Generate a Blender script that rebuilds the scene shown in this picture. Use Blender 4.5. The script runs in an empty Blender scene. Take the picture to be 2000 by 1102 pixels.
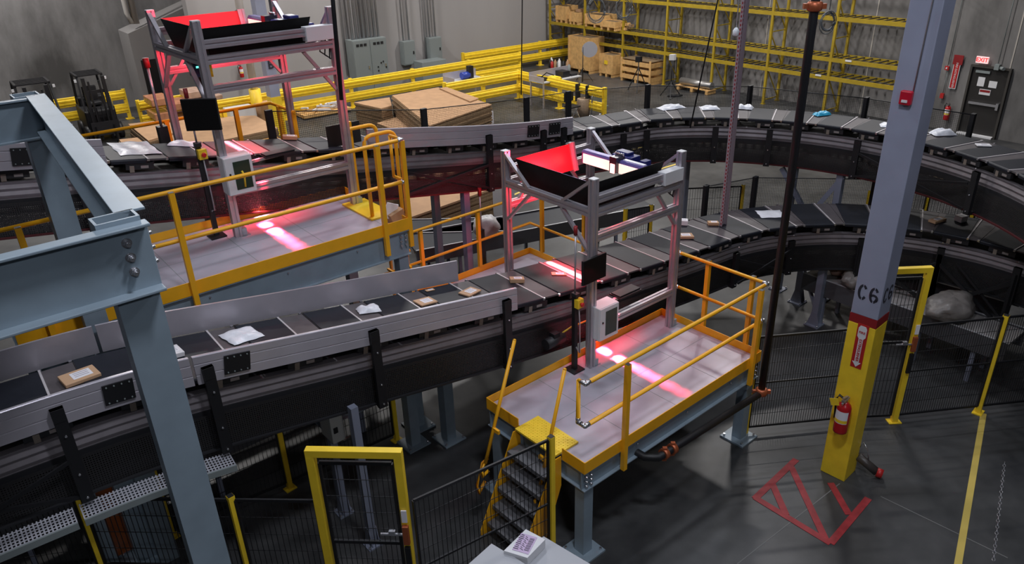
import bpy, math, random
from mathutils import Vector, Matrix
random.seed(7)
S = bpy.context.scene
COL = S.collection
V = Vector
# ------------------------------------------------------------------ camera
H = 6.6; FP = 1473.5; PITCH = 0.45462; ROLL = -0.0330
f_ = V((0, math.cos(PITCH), -math.sin(PITCH)))
r_ = V((1, 0, 0)); u_ = r_.cross(f_)
RV = r_*math.cos(ROLL) + u_*math.sin(ROLL)
UV = -r_*math.sin(ROLL) + u_*math.cos(ROLL)
cd = bpy.data.cameras.new('camera'); cam = bpy.data.objects.new('camera', cd); COL.objects.link(cam)
cd.sensor_width = 36; cd.lens = FP*36/2000; cd.clip_end = 200
cam.matrix_world = Matrix((( RV.x, UV.x, -f_.x, 0), (RV.y, UV.y, -f_.y, 0), (RV.z, UV.z, -f_.z, H), (0, 0, 0, 1)))
S.camera = cam
# ------------------------------------------------------------------ world, exposure
S.view_settings.view_transform = 'Standard'; S.view_settings.look = 'None'
S.view_settings.gamma = 1; S.view_settings.use_curve_mapping = False
S.view_settings.exposure = 0.0
w = bpy.data.worlds.new('world'); S.world = w; w.use_nodes = True
w.node_tree.nodes['Background'].inputs[0].default_value = (0.85, 0.9, 1.0, 1)
w.node_tree.nodes['Background'].inputs[1].default_value = 0.010
def area(name, loc, target, size, size_y, power, color, spread=180):
    d = bpy.data.lights.new(name, 'AREA'); d.shape = 'RECTANGLE'; d.size = size; d.size_y = size_y
    d.energy = power; d.color = color; d.spread = math.radians(spread)
    o = bpy.data.objects.new(name, d); COL.objects.link(o); o.location = loc
    o.rotation_euler = (V(target)-V(loc)).to_track_quat('-Z', 'Y').to_euler(); return o
COOL = (0.86, 0.90, 1.0); WARM = (1.0, 0.965, 0.94)
# high-bay lamps of the hall
HB = [(2.5, -3.5, 9.5, 260), (-4.5, 5.0, 10.0, 95), (1.0, 3.5, 10.0, 260), (6.0, 5.5, 10.5, 130), (-1.0, 11.0, 10.5, 220), (5.5, 13.5, 10.5, 170),
      (-10, 20, 10.5, 560), (-1, 21, 10.5, 560), (7, 21, 10.5, 520), (-7, 28, 10.0, 620), (4, 30, 10.0, 800), (11, 22, 10, 300), (-17, 27, 10, 500)]
for i, (x, y, z, p) in enumerate(HB):
    area('high_bay_light', (x, y, z), (x, y, 0), 1.2, 0.35, p, COOL if y < 16 else WARM)

# ------------------------------------------------------------------ pixel helpers (bearings -> points at a real height)
def ray(px, py): return f_ + RV*((px-1000)/FP) - UV*((py-551)/FP)
def P(px, py, z=0.0):
    d = ray(px, py); return d*((z-H)/d.z) + V((0, 0, H))
def proj(p):
    q = p-V((0, 0, H)); d = q.dot(f_); return 1000+FP*q.dot(RV)/d, 551-FP*q.dot(UV)/d
def zat(p, py):
    lo, hi = -2., 14.
    for _ in range(50):
        m = (lo+hi)/2
        if proj(V((p[0], p[1], m)))[1] > py: lo = m
        else: hi = m
    return lo
def frame(yaw, o=(0, 0)):
    a = math.radians(yaw); D = V((math.sin(a), math.cos(a), 0)); N = V((-math.cos(a), math.sin(a), 0)); O = V((o[0], o[1], 0))
    fn = lambda s, n, z=0.0: O + D*s + N*n + V((0, 0, z))
    fn.D = D; fn.N = N; return fn
UP = V((0, 0, 1))

# ------------------------------------------------------------------ materials
MATS = {}
def mat(name, col, rough=0.5, metal=0.0, noise=0.0, nscale=8.0, bump=0.0, emit=None, estr=0.0, spec=None):
    if name in MATS: return MATS[name]
    m = bpy.data.materials.new(name); m.use_nodes = True; nt = m.node_tree; b = nt.nodes['Principled BSDF']
    b.inputs['Base Color'].default_value = (*col, 1); b.inputs['Roughness'].default_value = rough; b.inputs['Metallic'].default_value = metal
    if spec is not None: b.inputs['Specular IOR Level'].default_value = spec
    if emit: b.inputs['Emission Color'].default_value = (*emit, 1); b.inputs['Emission Strength'].default_value = estr
    if noise or bump:
        tc = nt.nodes.new('ShaderNodeTexCoord'); n = nt.nodes.new('ShaderNodeTexNoise'); n.inputs['Scale'].default_value = nscale
        n.inputs['Detail'].default_value = 6; nt.links.new(tc.outputs['Object'], n.inputs['Vector'])
        if noise:
            r = nt.nodes.new('ShaderNodeMapRange'); r.inputs[1].default_value = .3; r.inputs[2].default_value = .7
            r.inputs[3].default_value = 1-noise; r.inputs[4].default_value = 1+noise
            mx = nt.nodes.new('ShaderNodeVectorMath'); mx.operation = 'SCALE'; mx.inputs[0].default_value = col
            nt.links.new(n.outputs[0], r.inputs[0]); nt.links.new(r.outputs[0], mx.inputs['Scale']); nt.links.new(mx.outputs[0], b.inputs['Base Color'])
        if bump:
            bp = nt.nodes.new('ShaderNodeBump'); bp.inputs['Strength'].default_value = bump; bp.inputs['Distance'].default_value = .02
            nt.links.new(n.outputs[0], bp.inputs['Height']); nt.links.new(bp.outputs[0], b.inputs['Normal'])
    MATS[name] = m; return m
STEEL = mat('blue_grey_paint', (.25, .315, .37), .38, .1, .08, 5)
COLP = mat('column_paint', (.30, .32, .42), .45, 0, .06, 3)
ALU = mat('aluminium', (.52, .49, .53), .38, .65, .05, 10)
ALUP = mat('aluminium_panel', (.50, .47, .52), .34, .35, .05, 4)
RAILM = mat('ribbed_track_aluminium', (.25, .225, .24), .5, .5, .1, 6)
ORANGE = mat('safety_orange_yellow', (.90, .43, .012), .42, 0, .06, 6)
YEL = mat('safety_yellow', (.90, .62, .03), .45, 0, .08, 6)
RACKY = mat('rack_yellow', (.36, .25, .014), .5, 0, .12, 5)
BELT = mat('belt_rubber', (.012, .014, .021), .5, 0, .15, 14, spec=.35)
COVER = mat('carriage_cover', (.088, .076, .080), .5, 0, .12, 9)
BLACK = mat('black_steel', (.010, .010, .012), .5)
DARK = mat('dark_module', (.017, .017, .02), .5)
DECK = mat('galvanised_deck', (.43, .40, .46), .42, .1, .10, 2.2)
CHROME = mat('bright_fitting', (.7, .7, .74), .25, .9)
CARD = mat('cardboard', (.42, .25, .135), .8, 0, .1, 4)
CARD2 = mat('cardboard_edges', (.25, .16, .085), .85, 0, .25, 30)
WOOD = mat('pale_wood', (.62, .37, .14), .7, 0, .18, 7)
WHITE = mat('white_paint', (.70, .70, .72), .45)
POLY = mat('white_poly', (.78, .79, .84), .35, 0, .05, 12, .4)
REDP = mat('red_paint', (.45, .02, .02), .4)
DRED = mat('dark_red_paint_and_glow', (.25, .012, .015), .5)
GREYP = mat('grey_enclosure', (.22, .25, .25), .5, 0, .05, 3)
BLUE = mat('blue_plastic', (.03, .06, .35), .35)
PURP = mat('purple_housing', (.14, .11, .36), .35, .2)
SCREEN = mat('screen_black', (.003, .003, .003), .6, spec=.2)
RUST = mat('copper_clamp', (.45, .12, .05), .4, .5)
LEDR = mat('red_led', (1, .1, .1), .4, 0, emit=(1, .22, .20), estr=9)
LEDW = mat('hot_led', (1, .8, .8), .4, 0, emit=(1, .60, .48), estr=1.35)
PAPER = mat('paper_label', (.8, .78, .82), .6)
INK = mat('ink', (.02, .02, .03), .7)
GLASSD = mat('cabinet_window', (.03, .05, .035), .15)
FLOORM = None
def floor_material():
    m = bpy.data.materials.new('concrete_floor'); m.use_nodes = True; nt = m.node_tree; b = nt.nodes['Principled BSDF']
    tc = nt.nodes.new('ShaderNodeTexCoord'); L = nt.links.new
    n1 = nt.nodes.new('ShaderNodeTexNoise'); n1.inputs['Scale'].default_value = .7; n1.inputs['Detail'].default_value = 8; n1.inputs['Distortion'].default_value = .6
    n2 = nt.nodes.new('ShaderNodeTexNoise'); n2.inputs['Scale'].default_value = 4; n2.inputs['Detail'].default_value = 8
    L(tc.outputs['Object'], n1.inputs['Vector']); L(tc.outputs['Object'], n2.inputs['Vector'])
    a = nt.nodes.new('ShaderNodeMath'); a.operation = 'MULTIPLY_ADD'; a.inputs[1].default_value = .35
    L(n2.outputs[0], a.inputs[0]); L(n1.outputs[0], a.inputs[2])
    r = nt.nodes.new('ShaderNodeValToRGB'); r.color_ramp.elements[0].position = .45; r.color_ramp.elements[1].position = .95
    r.color_ramp.elements[0].color = (.022, .023, .025, 1); r.color_ramp.elements[1].color = (.085, .085, .085, 1)
    L(a.outputs[0], r.inputs[0]); L(r.outputs[0], b.inputs['Base Color'])
    b.inputs['Roughness'].default_value = .42
    return m
def concrete_wall(name, c0, c1, sc=.6):
    m = bpy.data.materials.new(name); m.use_nodes = True; nt = m.node_tree; b = nt.nodes['Principled BSDF']; L = nt.links.new
    tc = nt.nodes.new('ShaderNodeTexCoord'); mp = nt.nodes.new('ShaderNodeMapping'); mp.inputs['Scale'].default_value = (1, 1, .35)
    n1 = nt.nodes.new('ShaderNodeTexNoise'); n1.inputs['Scale'].default_value = sc; n1.inputs['Detail'].default_value = 7; n1.inputs['Roughness'].default_value = .6
    L(tc.outputs['Object'], mp.inputs[0]); L(mp.outputs[0], n1.inputs['Vector'])
    r = nt.nodes.new('ShaderNodeValToRGB'); r.color_ramp.elements[0].position = .35; r.color_ramp.elements[1].position = .72
    r.color_ramp.elements[0].color = (*c0, 1); r.color_ramp.elements[1].color = (*c1, 1)
    L(n1.outputs[0], r.inputs[0]); L(r.outputs[0], b.inputs['Base Color']); b.inputs['Roughness'].default_value = .8
    return m
def mesh_mat(name, col, cell=.03, wire=.3, axis='UV'):
    """woven wire: see-through holes between strands (uv in metres)"""
    m = bpy.data.materials.new(name); m.use_nodes = True; nt = m.node_tree; b = nt.nodes['Principled BSDF']; L = nt.links.new
    b.inputs['Base Color'].default_value = (*col, 1); b.inputs['Roughness'].default_value = .5
    tc = nt.nodes.new('ShaderNodeTexCoord'); sp = nt.nodes.new('ShaderNodeSeparateXYZ'); L(tc.outputs['UV'], sp.inputs[0])
    outs = []
    for k in (0, 1):
        d = nt.nodes.new('ShaderNodeMath'); d.operation = 'DIVIDE'; d.inputs[1].default_value = cell; L(sp.outputs[k], d.inputs[0])
        fr = nt.nodes.new('ShaderNodeMath'); fr.operation = 'FRACT'; L(d.outputs[0], fr.inputs[0])
        lt = nt.nodes.new('ShaderNodeMath'); lt.operation = 'LESS_THAN'; lt.inputs[1].default_value = wire; L(fr.outputs[0], lt.inputs[0]); outs.append(lt)
    mx = nt.nodes.new('ShaderNodeMath'); mx.operation = 'MAXIMUM'; L(outs[0].outputs[0], mx.inputs[0]); L(outs[1].outputs[0], mx.inputs[1])
    L(mx.outputs[0], b.inputs['Alpha']); return m
NET = mesh_mat('safety_net', (.012, .012, .012), .03, .12)
TRAYM = mesh_mat('catch_mesh', (.018, .017, .018), .022, .55)
GRATE = mesh_mat('bright_grating', (.35, .35, .39), .03, .42)
FWIRE = BLACK

# ------------------------------------------------------------------ mesh builder
class MB:
    def __init__(s): s.v = []; s.f = []; s.m = []; s.sm = []; s.uv = {}
    def add(s, vs, fs, m=0, smooth=False):
        b = len(s.v); s.v += [V(x) for x in vs]
        for q in fs: s.f.append([i+b for i in q]); s.m.append(m); s.sm.append(smooth)
        return s
    def hexa(s, c, m=0):   # c: 8 corners, bottom 4 ccw then top 4
        return s.add(c, [(3, 2, 1, 0), (4, 5, 6, 7), (0, 1, 5, 4), (1, 2, 6, 5), (2, 3, 7, 6), (3, 0, 4, 7)], m)
    def box(s, c, d, m=0, X=V((1, 0, 0)), Y=V((0, 1, 0)), Z=UP):
        c = V(c); x = X*(d[0]/2); y = Y*(d[1]/2); z = Z*(d[2]/2)
        return s.hexa([c-x-y-z, c+x-y-z, c+x+y-z, c-x+y-z, c-x-y+z, c+x-y+z, c+x+y+z, c-x+y+z], m)
    def beam(s, a, b, w, h, m=0, up=UP):
        a = V(a); b = V(b); d = (b-a).normalized(); x = d.cross(up)
        if x.length < 1e-4: x = d.cross(V((1, 0, 0)) if up is UP else UP)
        x.normalize(); y = x.cross(d); x *= w/2; y *= h/2
        return s.hexa([a-x-y, a+x-y, b+x-y, b-x-y, a-x+y, a+x+y, b+x+y, b-x+y], m)
    def prism(s, poly, vec, m=0, smooth=False):
        n = len(poly); vec = V(vec); vs = [V(p) for p in poly]+[V(p)+vec for p in poly]
        fs = [tuple(range(n))[::-1], tuple(range(n, 2*n))]
        b = len(s.v); s.add(vs, fs, m); 
        for i in range(n):
            j = (i+1) % n; s.f.append([b+i, b+j, b+n+j, b+n+i]); s.m.append(m); s.sm.append(smooth)
        return s
    def prof(s, a, b, pts, m=0, up=UP):   # extrude 2-D profile (x right of travel, y up) from a to b
        a = V(a); b = V(b); d = (b-a).normalized(); x = d.cross(up)
        if x.length < 1e-4: x = d.cross(V((0, 1, 0)))
        x.normalize(); y = x.cross(d)
        return s.prism([a+x*p+y*q for p, q in pts], b-a, m)
    def tube(s, pts, r, m=0, n=10, caps=True, r2=None):
        pts = [V(p) for p in pts]; rings = []
        for i, p in enumerate(pts):
            d = (pts[min(i+1, len(pts)-1)]-pts[max(i-1, 0)]).normalized()
            ref = V((0, 0, 1)) if abs(d.z) < .9 else V((1, 0, 0))
            x = d.cross(ref).normalized(); y = x.cross(d)
            rr = r if r2 is None else r+(r2-r)*i/(len(pts)-1)
            if 0 < i < len(pts)-1:
                c = (pts[i+1]-p).normalized().dot((p-pts[i-1]).normalized()); k = 1/max(.5, math.sqrt((1+c)/2))
            else: k = 1
            rings.append([p+(x*math.cos(t)+y*math.sin(t))*rr*(1+(k-1)*.5) for t in [2*math.pi*j/n for j in range(n)]])
        b = len(s.v); s.v += [q for g in rings for q in g]
        for i in range(len(pts)-1):
            for j in range(n):
                k = (j+1) % n; s.f.append([b+i*n+j, b+(i+1)*n+j, b+(i+1)*n+k, b+i*n+k]); s.m.append(m); s.sm.append(True)
        if caps:
            s.f.append([b+j for j in range(n)]); s.m.append(m); s.sm.append(False)
            s.f.append([b+(len(pts)-1)*n+j for j in range(n)][::-1]); s.m.append(m); s.sm.append(False)
        return s
    def cyl(s, a, b, r, m=0, n=14, r2=None): return s.tube([a, b], r, m, n, True, r2)
    def lathe(s, c, prof, m=0, n=18, ax=UP):
        c = V(c); x = ax.cross(V((1, 0, 0)) if abs(ax.x) < .9 else V((0, 1, 0))).normalized(); y = ax.cross(x)
        b = len(s.v)
        for r, z in prof:
            for j in range(n):
                t = 2*math.pi*j/n; s.v.append(c+(x*math.cos(t)+y*math.sin(t))*r+ax*z)
        for i in range(len(prof)-1):
            for j in range(n):
                k = (j+1) % n; s.f.append([b+i*n+j, b+i*n+k, b+(i+1)*n+k, b+(i+1)*n+j]); s.m.append(m); s.sm.append(True)
        s.f.append([b+j for j in range(n)][::-1]); s.m.append(m); s.sm.append(False)
        s.f.append([b+(len(prof)-1)*n+j for j in range(n)]); s.m.append(m); s.sm.append(False)
        return s
    def ibeam(s, a, b, h, w, t=.012, m=0):   # a,b at centre of the top flange surface
        a = V(a); b = V(b)
        s.beam(a-UP*t/2, b-UP*t/2, w, t, m); s.beam(a-UP*(h-t/2), b-UP*(h-t/2), w, t, m); return s.beam(a-UP*h/2, b-UP*h/2, t, h-2*t-.001, m)
    def quad(s, a, b, c, d, m=0, uv=None):
        s.add([a, b, c, d], [(0, 1, 2, 3)], m)
        if uv: s.uv[len(s.f)-1] = uv
        return s
    def net(s, a, b, z0, z1, m=0, u0=0):
        a = V(a); b = V(b); L = (b-a).length
        return s.quad(a+UP*z0, b+UP*z0, b+UP*z1, a+UP*z1, m, [(u0, z0), (u0+L, z0), (u0+L, z1), (u0, z1)])
    def build(s, name, mats, parent=None, bevel=0):
        if not isinstance(mats, (list, tuple)): mats = [mats]
        root = parent
        while root is not None and root.parent: root = root.parent
        o0 = V(root.location) if root is not None else None
        me = bpy.data.meshes.new(name)
        if root is None:
            xs = [p.x for p in s.v]; ys = [p.y for p in s.v]; zs = [p.z for p in s.v]
            org = V(((min(xs)+max(xs))/2, (min(ys)+max(ys))/2, min(zs)))
        else: org = o0
        me.from_pydata([tuple(p-org) for p in s.v], [], s.f)
        for mm in mats: me.materials.append(mm)
        for i, p in enumerate(me.polygons): p.material_index = s.m[i]; p.use_smooth = s.sm[i]
        if s.uv:
            ul = me.uv_layers.new(name='UVMap')
            for fi, uv in s.uv.items():
                for li, c in zip(me.polygons[fi].loop_indices, uv): ul.data[li].uv = c
        me.update()
        o = bpy.data.objects.new(name, me); COL.objects.link(o)
        if root is None: o.location = org
        else: o.parent = parent
        if bevel:
            bv = o.modifiers.new('bevel', 'BEVEL'); bv.width = bevel; bv.segments = 2; bv.limit_method = 'ANGLE'
        return o
def thing(name, label, cat, loc, group=None):
    o = bpy.data.objects.new(name, None); COL.objects.link(o); o.location = V(loc); o.empty_display_size = .1
    o['label'] = label; o['category'] = cat
    if group: o['group'] = group
    return o
def tag(o, label, cat, group=None):
    o['label'] = label; o['category'] = cat
    if group: o['group'] = group
    return o
def struct(o): o['kind'] = 'structure'; return o
def dup(o, loc, rot, label=None):
    r = o.copy(); COL.objects.link(r); r.location = loc; r.rotation_euler = rot
    if label: r['label'] = label
    for ch in o.children:
        c = ch.copy(); COL.objects.link(c); c.parent = r
        for g in ch.children:
            d = g.copy(); COL.objects.link(d); d.parent = c
    return r
EXT = [(-.045, -.045), (-.012, -.045), (-.012, -.030), (.012, -.030), (.012, -.045), (.045, -.045), (.045, -.012), (.030, -.012), (.030, .012), (.045, .012), (.045, .045),
       (.012, .045), (.012, .030), (-.012, .030), (-.012, .045), (-.045, .045), (-.045, .012), (-.030, .012), (-.030, -.012), (-.045, -.012)]
def text_mesh(txt, size, origin, X, Y, m, name, parent=None, thick=.004, bold=False, align='CENTER'):
    c = bpy.data.curves.new(name, 'FONT'); c.body = txt; c.size = size; c.align_x = align; c.align_y = 'CENTER'; c.extrude = thick/2
    if bold: c.offset = size*.02
    t = bpy.data.objects.new(name+'_tmp', c); COL.objects.link(t)
    dg = bpy.context.evaluated_depsgraph_get(); me = bpy.data.meshes.new_from_object(t.evaluated_get(dg)); bpy.data.objects.remove(t)
    Z = X.cross(Y); root = parent
    while root is not None and root.parent: root = root.parent
    off = V(origin) - (V(root.location) if root is not None else V((0, 0, 0)))
    M = Matrix(((X.x, Y.x, Z.x, off.x), (X.y, Y.y, Z.y, off.y), (X.z, Y.z, Z.z, off.z), (0, 0, 0, 1)))
    me.transform(M); me.materials.clear(); me.materials.append(m)
    o = bpy.data.objects.new(name, me); COL.objects.link(o)
    if parent is not None: o.parent = parent
    return o

# ================================================================== BUILDING
FW = frame(53.5)                       # building axes: D along the left wall, -N along the rack wall
E1 = V((math.sin(math.radians(143.5)), math.cos(math.radians(143.5)), 0)); E2 = FW.D
RA = V((5.84, 32.67, 0))               # rack anchor on the floor
def RK(a, b, z=0.0): return RA + E1*a + E2*b + UP*z     # a along the rack to the right, b into the wall
o = struct(MB().add([(-45, -6, 0), (30, -6, 0), (30, 60, 0), (-45, 60, 0)], [(0, 1, 2, 3)]).build('floor', floor_material()))
CW = concrete_wall('stained_concrete', (.085, .082, .08), (.27, .26, .255), .55)
PW = concrete_wall('painted_wall', (.30, .287, .285), (.34, .326, .322), .3)
CW2 = concrete_wall('stained_concrete_panel', (.09, .087, .085), (.42, .41, .41), .45)
struct(MB().box(RK(4.2, 1.3, 6), (22.3, .5, 12), 0, E1, E2).build('wall_back', CW))
WL = -6.6                              # painted wall plane in rack coordinates

# vertical joints and pale drips of the concrete panels
mb = MB()
for a in (-3.2, 0.9, 5.2, 9.3, 13.6): mb.box(RK(a, 1.04, 6), (.035, .012, 12), 0, E1, E2)
struct(mb.build('trim_1', mat('joint_sealant', (.42, .39, .35), .8)))
# far left concrete wall and the painted stair enclosure in front of it
struct(MB().box(RK(-11.3, -31.0, 6), (.5, 42, 12), 0, E1, E2).build('wall_far', CW2))
mb = MB()
for b in (-26.7, -31.2, -36.0): mb.box(RK(-11.04, b, 6), (.012, .06, 12), 0, E1, E2)
struct(mb.build('trim_2', mat('joint_sealant2', (.30, .29, .27), .8)))

def on_wall(px, py, a):   # point where the bearing meets the vertical plane rack-a = a
    d = ray(px, py); c = V((0, 0, H)); t = (RK(a, 0)-c).dot(E1)/d.dot(E1); return c+d*t
def on_back(px, py, b=1.0):
    d = ray(px, py); c = V((0, 0, H)); t = (RK(0, b)-c).dot(E2)/d.dot(E2); return c+d*t
# stair enclosure: sloping-topped painted block
EB = -9.4
p0 = on_wall(250, 66, EB); p1 = on_wall(400, -4, EB); pb0 = V((p0.x, p0.y, 0)); pb1 = V((p1.x, p1.y, 0))
WB = (pb1-RA).dot(E2)-1.5
struct(MB().box(RK(WL-.25, (WB+1.4)/2, 6), (.5, 1.4-WB, 12), 0, E1, E2).build('wall_left', PW))
dd = -E1*1.75
mb = MB(); mb.add([pb0, pb1, p1, p0, pb0+dd, pb1+dd, p1+dd, p0+dd], [(0, 1, 2, 3), (4, 7, 6, 5), (0, 3, 7, 4), (1, 5, 6, 2), (3, 2, 6, 7), (0, 4, 5, 1)])
struct(mb.build('wall_stair', PW))
mb = MB(); q = on_wall(396, 300, EB); q = V((q.x, q.y, 0)); ln = (RK(WL, 0)-q).dot(E1)
q2 = V((pb1.x, pb1.y, 0))
mb.box(V((q2.x, q2.y, 0))+E1*((RA-q2).dot(E1)+WL-.9)*0+E1*.15+E2*.5+UP*6-E1*1.5, (3.0, 1.0, 12), 0, E1, E2)
struct(mb.build('wall_recess', PW))
# flat black panel low on the enclosure front
a0 = on_wall(278, 120, EB+.02); a1 = on_wall(331, 182, EB+.02)
mb = MB(); z1 = zat(a0, 118); zb1 = zat(a1, 182)
b0 = V((a0.x, a0.y, z1)); 
mb.box(V(((a0.x+a1.x)/2, (a0.y+a1.y)/2, (z1+zb1)/2)), (.02, (a1-a0).dot(E2)*1.15, z1-zb1), 0, E1, E2)
tag(mb.build('black_panel', BLACK), 'tall black board on the painted block behind the far tunnel', 'board')

# ---------------------------------------------------------------- exit door
dl = 12.15; dr = 13.1
d0 = on_back(1873, 255); d1 = on_back(1922, 268); ac = (d0-RA).dot(E1); ad = (d1-RA).dot(E1)
acen = (ac+ad)/2+.12; zt = zat(RK(acen, 1.0), 134)
dw = 1.02; dh = zt
dt = struct(MB().box(RK(acen, 1.035, dh/2), (dw, .05, dh), 0, E1, E2).build('door_1', mat('dark_door', (.02, .018, .017), .5)))
mb = MB(); fr = .06
for s in (-1, 1): mb.box(RK(acen+s*(dw/2+fr/2), 1.0, dh/2), (fr, .12, dh), 0, E1, E2)
mb.box(RK(acen, 1.0, dh+fr/2), (dw+2*fr, .12, fr), 0, E1, E2)
o = mb.build('door_frame', mat('door_frame_paint', (.05, .045, .04), .5), dt)
MB().box(RK(acen, .93, .03), (dw, .16, .05), 0, E1, E2).build('sill', WHITE, dt)
mb = MB(); mb.beam(RK(acen-.4, .96, .98), RK(acen+.42, .96, .98), .05, .07); mb.box(RK(acen+.42, .97, .96), (.07, .08, .2), 0, E1, E2)
mb.build('push_bar', CHROME, dt)
mb = MB(); mb.box(RK(acen-.2, .98, dh-.12), (.4, .05, .07), 0, E1, E2); mb.build('door_closer', GREYP, dt)
for (x, z, ww, hh, rd) in ((-.2, 1.62, .26, .36, 0), (.14, 1.58, .3, .26, 0), (-.03, 1.33, .42, .22, 1)):
    ww *= .75; hh *= .75
    mb = MB(); mb.box(RK(acen+x, 1.0, z), (ww, .006, hh), 0, E1, E2)
    if rd: mb.box(RK(acen+x, .995, z+.03), (ww*.92, .006, hh*.4), 1, E1, E2)
    tag(mb.build('notice', [WHITE, DRED]), ('white door notice with a red band across its top' if rd else ('plain white sheet taped on the dark exit door, left of two' if x < 0 else 'white sheet with a small drawing on the dark exit door')), 'notice')
ec = on_back(1919, 117, .93); ax = (ec-RA).dot(E1)
ex = thing('exit_sign', 'lit exit sign with red letters above the dark door', 'sign', ec-UP*.12)
MB().box(ec, (.34, .05, .19), 0, E1, E2).build('housing', mat('exit_panel', (.8, .6, .6), .4, emit=(1, .55, .55), estr=.7), ex)
text_mesh('EXIT', .165, ec-E2*.03, E1, UP, mat('exit_red', (.8, .02, .02), .4, emit=(1, .05, .05), estr=.8), 'lettering', ex, bold=True)
mb = MB(); e = on_back(1948, 131, .93); mb.box(e, (.13, .12, .16), 0, E1, E2); mb.cyl(e+E1*.1-UP*.02, e+E1*.22-E2*.1-UP*.02, .05); mb.cyl(e+UP*.1, e+UP*4, .012)
tag(mb.build('emergency_lamp', GREYP), 'small emergency light unit right of the exit sign', 'lamp')
# fire point by the door
q = on_back(1872, 117, .98); tag(MB().box(q, (.28, .03, .28), 0, E1, E2).build('plaque', DRED), 'dark red square plaque over the tall extinguisher sign on the concrete wall', 'sign')
q = on_back(1865, 147, .98)
sg = thing('fire_sign', 'tall narrow red and white extinguisher sign beside the exit door', 'sign', q-UP*.4)
MB().box(q, (.20, .012, .82), 0, E1, E2).build('plate', WHITE, sg)
MB().box(q-E2*.008, (.165, .008, .77), 0, E1, E2).build('field', REDP, sg)
text_mesh('FIRE EXTINGUISHER', .085, q-E2*.014, -UP, E1, WHITE, 'lettering', sg)
def extinguisher(base, h, lab, D=V((0, -1, 0)), tagc=False, flat=False):
    t = thing('fire_extinguisher', lab, 'fire extinguisher', base); r = h*.155; X = D.cross(UP)
    MB().lathe(base, [(r*.7, 0), (r*.97, .02*h), (r, .06*h), (r, .66*h), (r*.86, .73*h), (r*.5, .79*h), (r*.3, .82*h)], 0, 20).build('cylinder', mat('extinguisher_red', (.42, .012, .016), .25), t)
    mb = MB(); n = 12
    for z0, z1, mi in ((.30*h, .62*h, 0),):
        pts = []
        for i in range(n+1):
            a = -1.1+2.2*i/n; d = D*math.cos(a)+X*math.sin(a); pts.append(base+d*(r*1.012))
        for i in range(n):
            mb.quad(pts[i]+UP*z0, pts[i+1]+UP*z0, pts[i+1]+UP*z1, pts[i]+UP*z1, 0)
            mb.quad(pts[i]*1+D*.002+UP*(z0+.02*h), pts[i+1]+D*.002+UP*(z0+.02*h), pts[i+1]+D*.002+UP*(z0+.10*h), pts[i]+D*.002+UP*(z0+.10*h), 1)
    mb.build('label_band', [PAPER, YEL], t)
    mb = MB(); mb.cyl(base+UP*.81*h, base+UP*.9*h, r*.28); mb.box(base+UP*.88*h+D*r*.1, (r*.5, r*1.6, h*.05), 0, X, D); mb.beam(base+UP*.93*h-D*r*.4, base+UP*.98*h+D*r*1.1, r*.3, h*.025); mb.beam(base+UP*.88*h, base+UP*.83*h+D*r*1.1, r*.28, h*.02)
    mb.build('valve_handle', mat('valve_metal', (.35, .3, .3), .35, .6), t)
    mb = MB(); mb.tube([base+UP*.87*h+X*r*.2, base+UP*.92*h+X*r*1.0, base+UP*.8*h+X*r*1.35, base+UP*.5*h+X*r*1.2, base+UP*.3*h+X*r*1.12], r*.16, 0, 8); mb.build('hose', BLACK, t)
    if tagc:
        MB().box(base+UP*.82*h+X*(r*1.1)+D*r*1.15, (h*.19, .004, h*.17), 0, (X*.8-UP*.35).normalized(), D, (UP*.8+X*.35).normalized()).build('inspection_tag', YEL, t)
    return t
q = on_back(1849, 225, .88); extinguisher(q-UP*.15, .55, 'small red extinguisher hung on the concrete wall by the exit door', -E2)
q = on_back(1850, 133, .96); mb = MB(); mb.box(q, (.12, .06, .12), 0, E1, E2); mb.box(q-E2*.04, (.04, .02, .05), 1, E1, E2); mb.cyl(q+UP*.06+E2*.02, q+UP*5+E2*.02, .012, 2)
tag(mb.build('fire_strobe', [REDP, WHITE, GREYP]), 'small red alarm strobe on the concrete wall left of the plaque', 'alarm')
q = on_back(1840, 187, .96); mb = MB(); mb.box(q, (.11, .07, .15), 0, E1, E2); mb.cyl(q+UP*.07+E2*.02, q+UP*.95+E2*.02, .01, 1)
tag(mb.build('call_point', [REDP, GREYP]), 'small red call point above the wall extinguisher near the exit', 'alarm')

# ---------------------------------------------------------------- pallet rack
rk = thing('pallet_rack', 'long yellow steel pallet rack standing against the stained concrete wall', 'rack', RK(0, 0))
BAY = 2.44; TOPZ = 5.0
lev = [1.27, 1.88, 3.18, 4.55]
for k in range(0, 8):
    a = (k-2.5)*BAY; mb = MB()
    for b in (0, .85): mb.beam(RK(a, b, 0), RK(a, b, TOPZ), .085, .075, 0, E2); mb.box(RK(a, b, .01), (.14, .14, .02), 0, E1, E2)
    for j in range(4):
        z = .15+j*1.2; mb.beam(RK(a, 0, z), RK(a, .85, z), .03, .035); mb.beam(RK(a, .85, z), RK(a, 0, z+1.15), .03, .035)
    mb.build('upright_frame', RACKY, rk)
for k in range(0, 7):
    a0 = (k-2.5)*BAY+.045; a1 = a0+BAY-.09
    for zi, z in enumerate(lev):
        if k == 0 and zi == 0: continue
        mb = MB()
        for b in (-.01, .86): mb.beam(RK(a0, b, z), RK(a1, b, z), .05, .13)
        mb.build('load_beam', RACKY, rk)
        mb = MB()
        for j in range(9): mb.beam(RK(a0+.1+j*.275, .02, z+.045), RK(a0+.1+j*.275, .83, z+.045), .045, .03)
        mb.build('deck_support', mat('dark_deck_bars', (.07, .06, .045), .7), rk)
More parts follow.
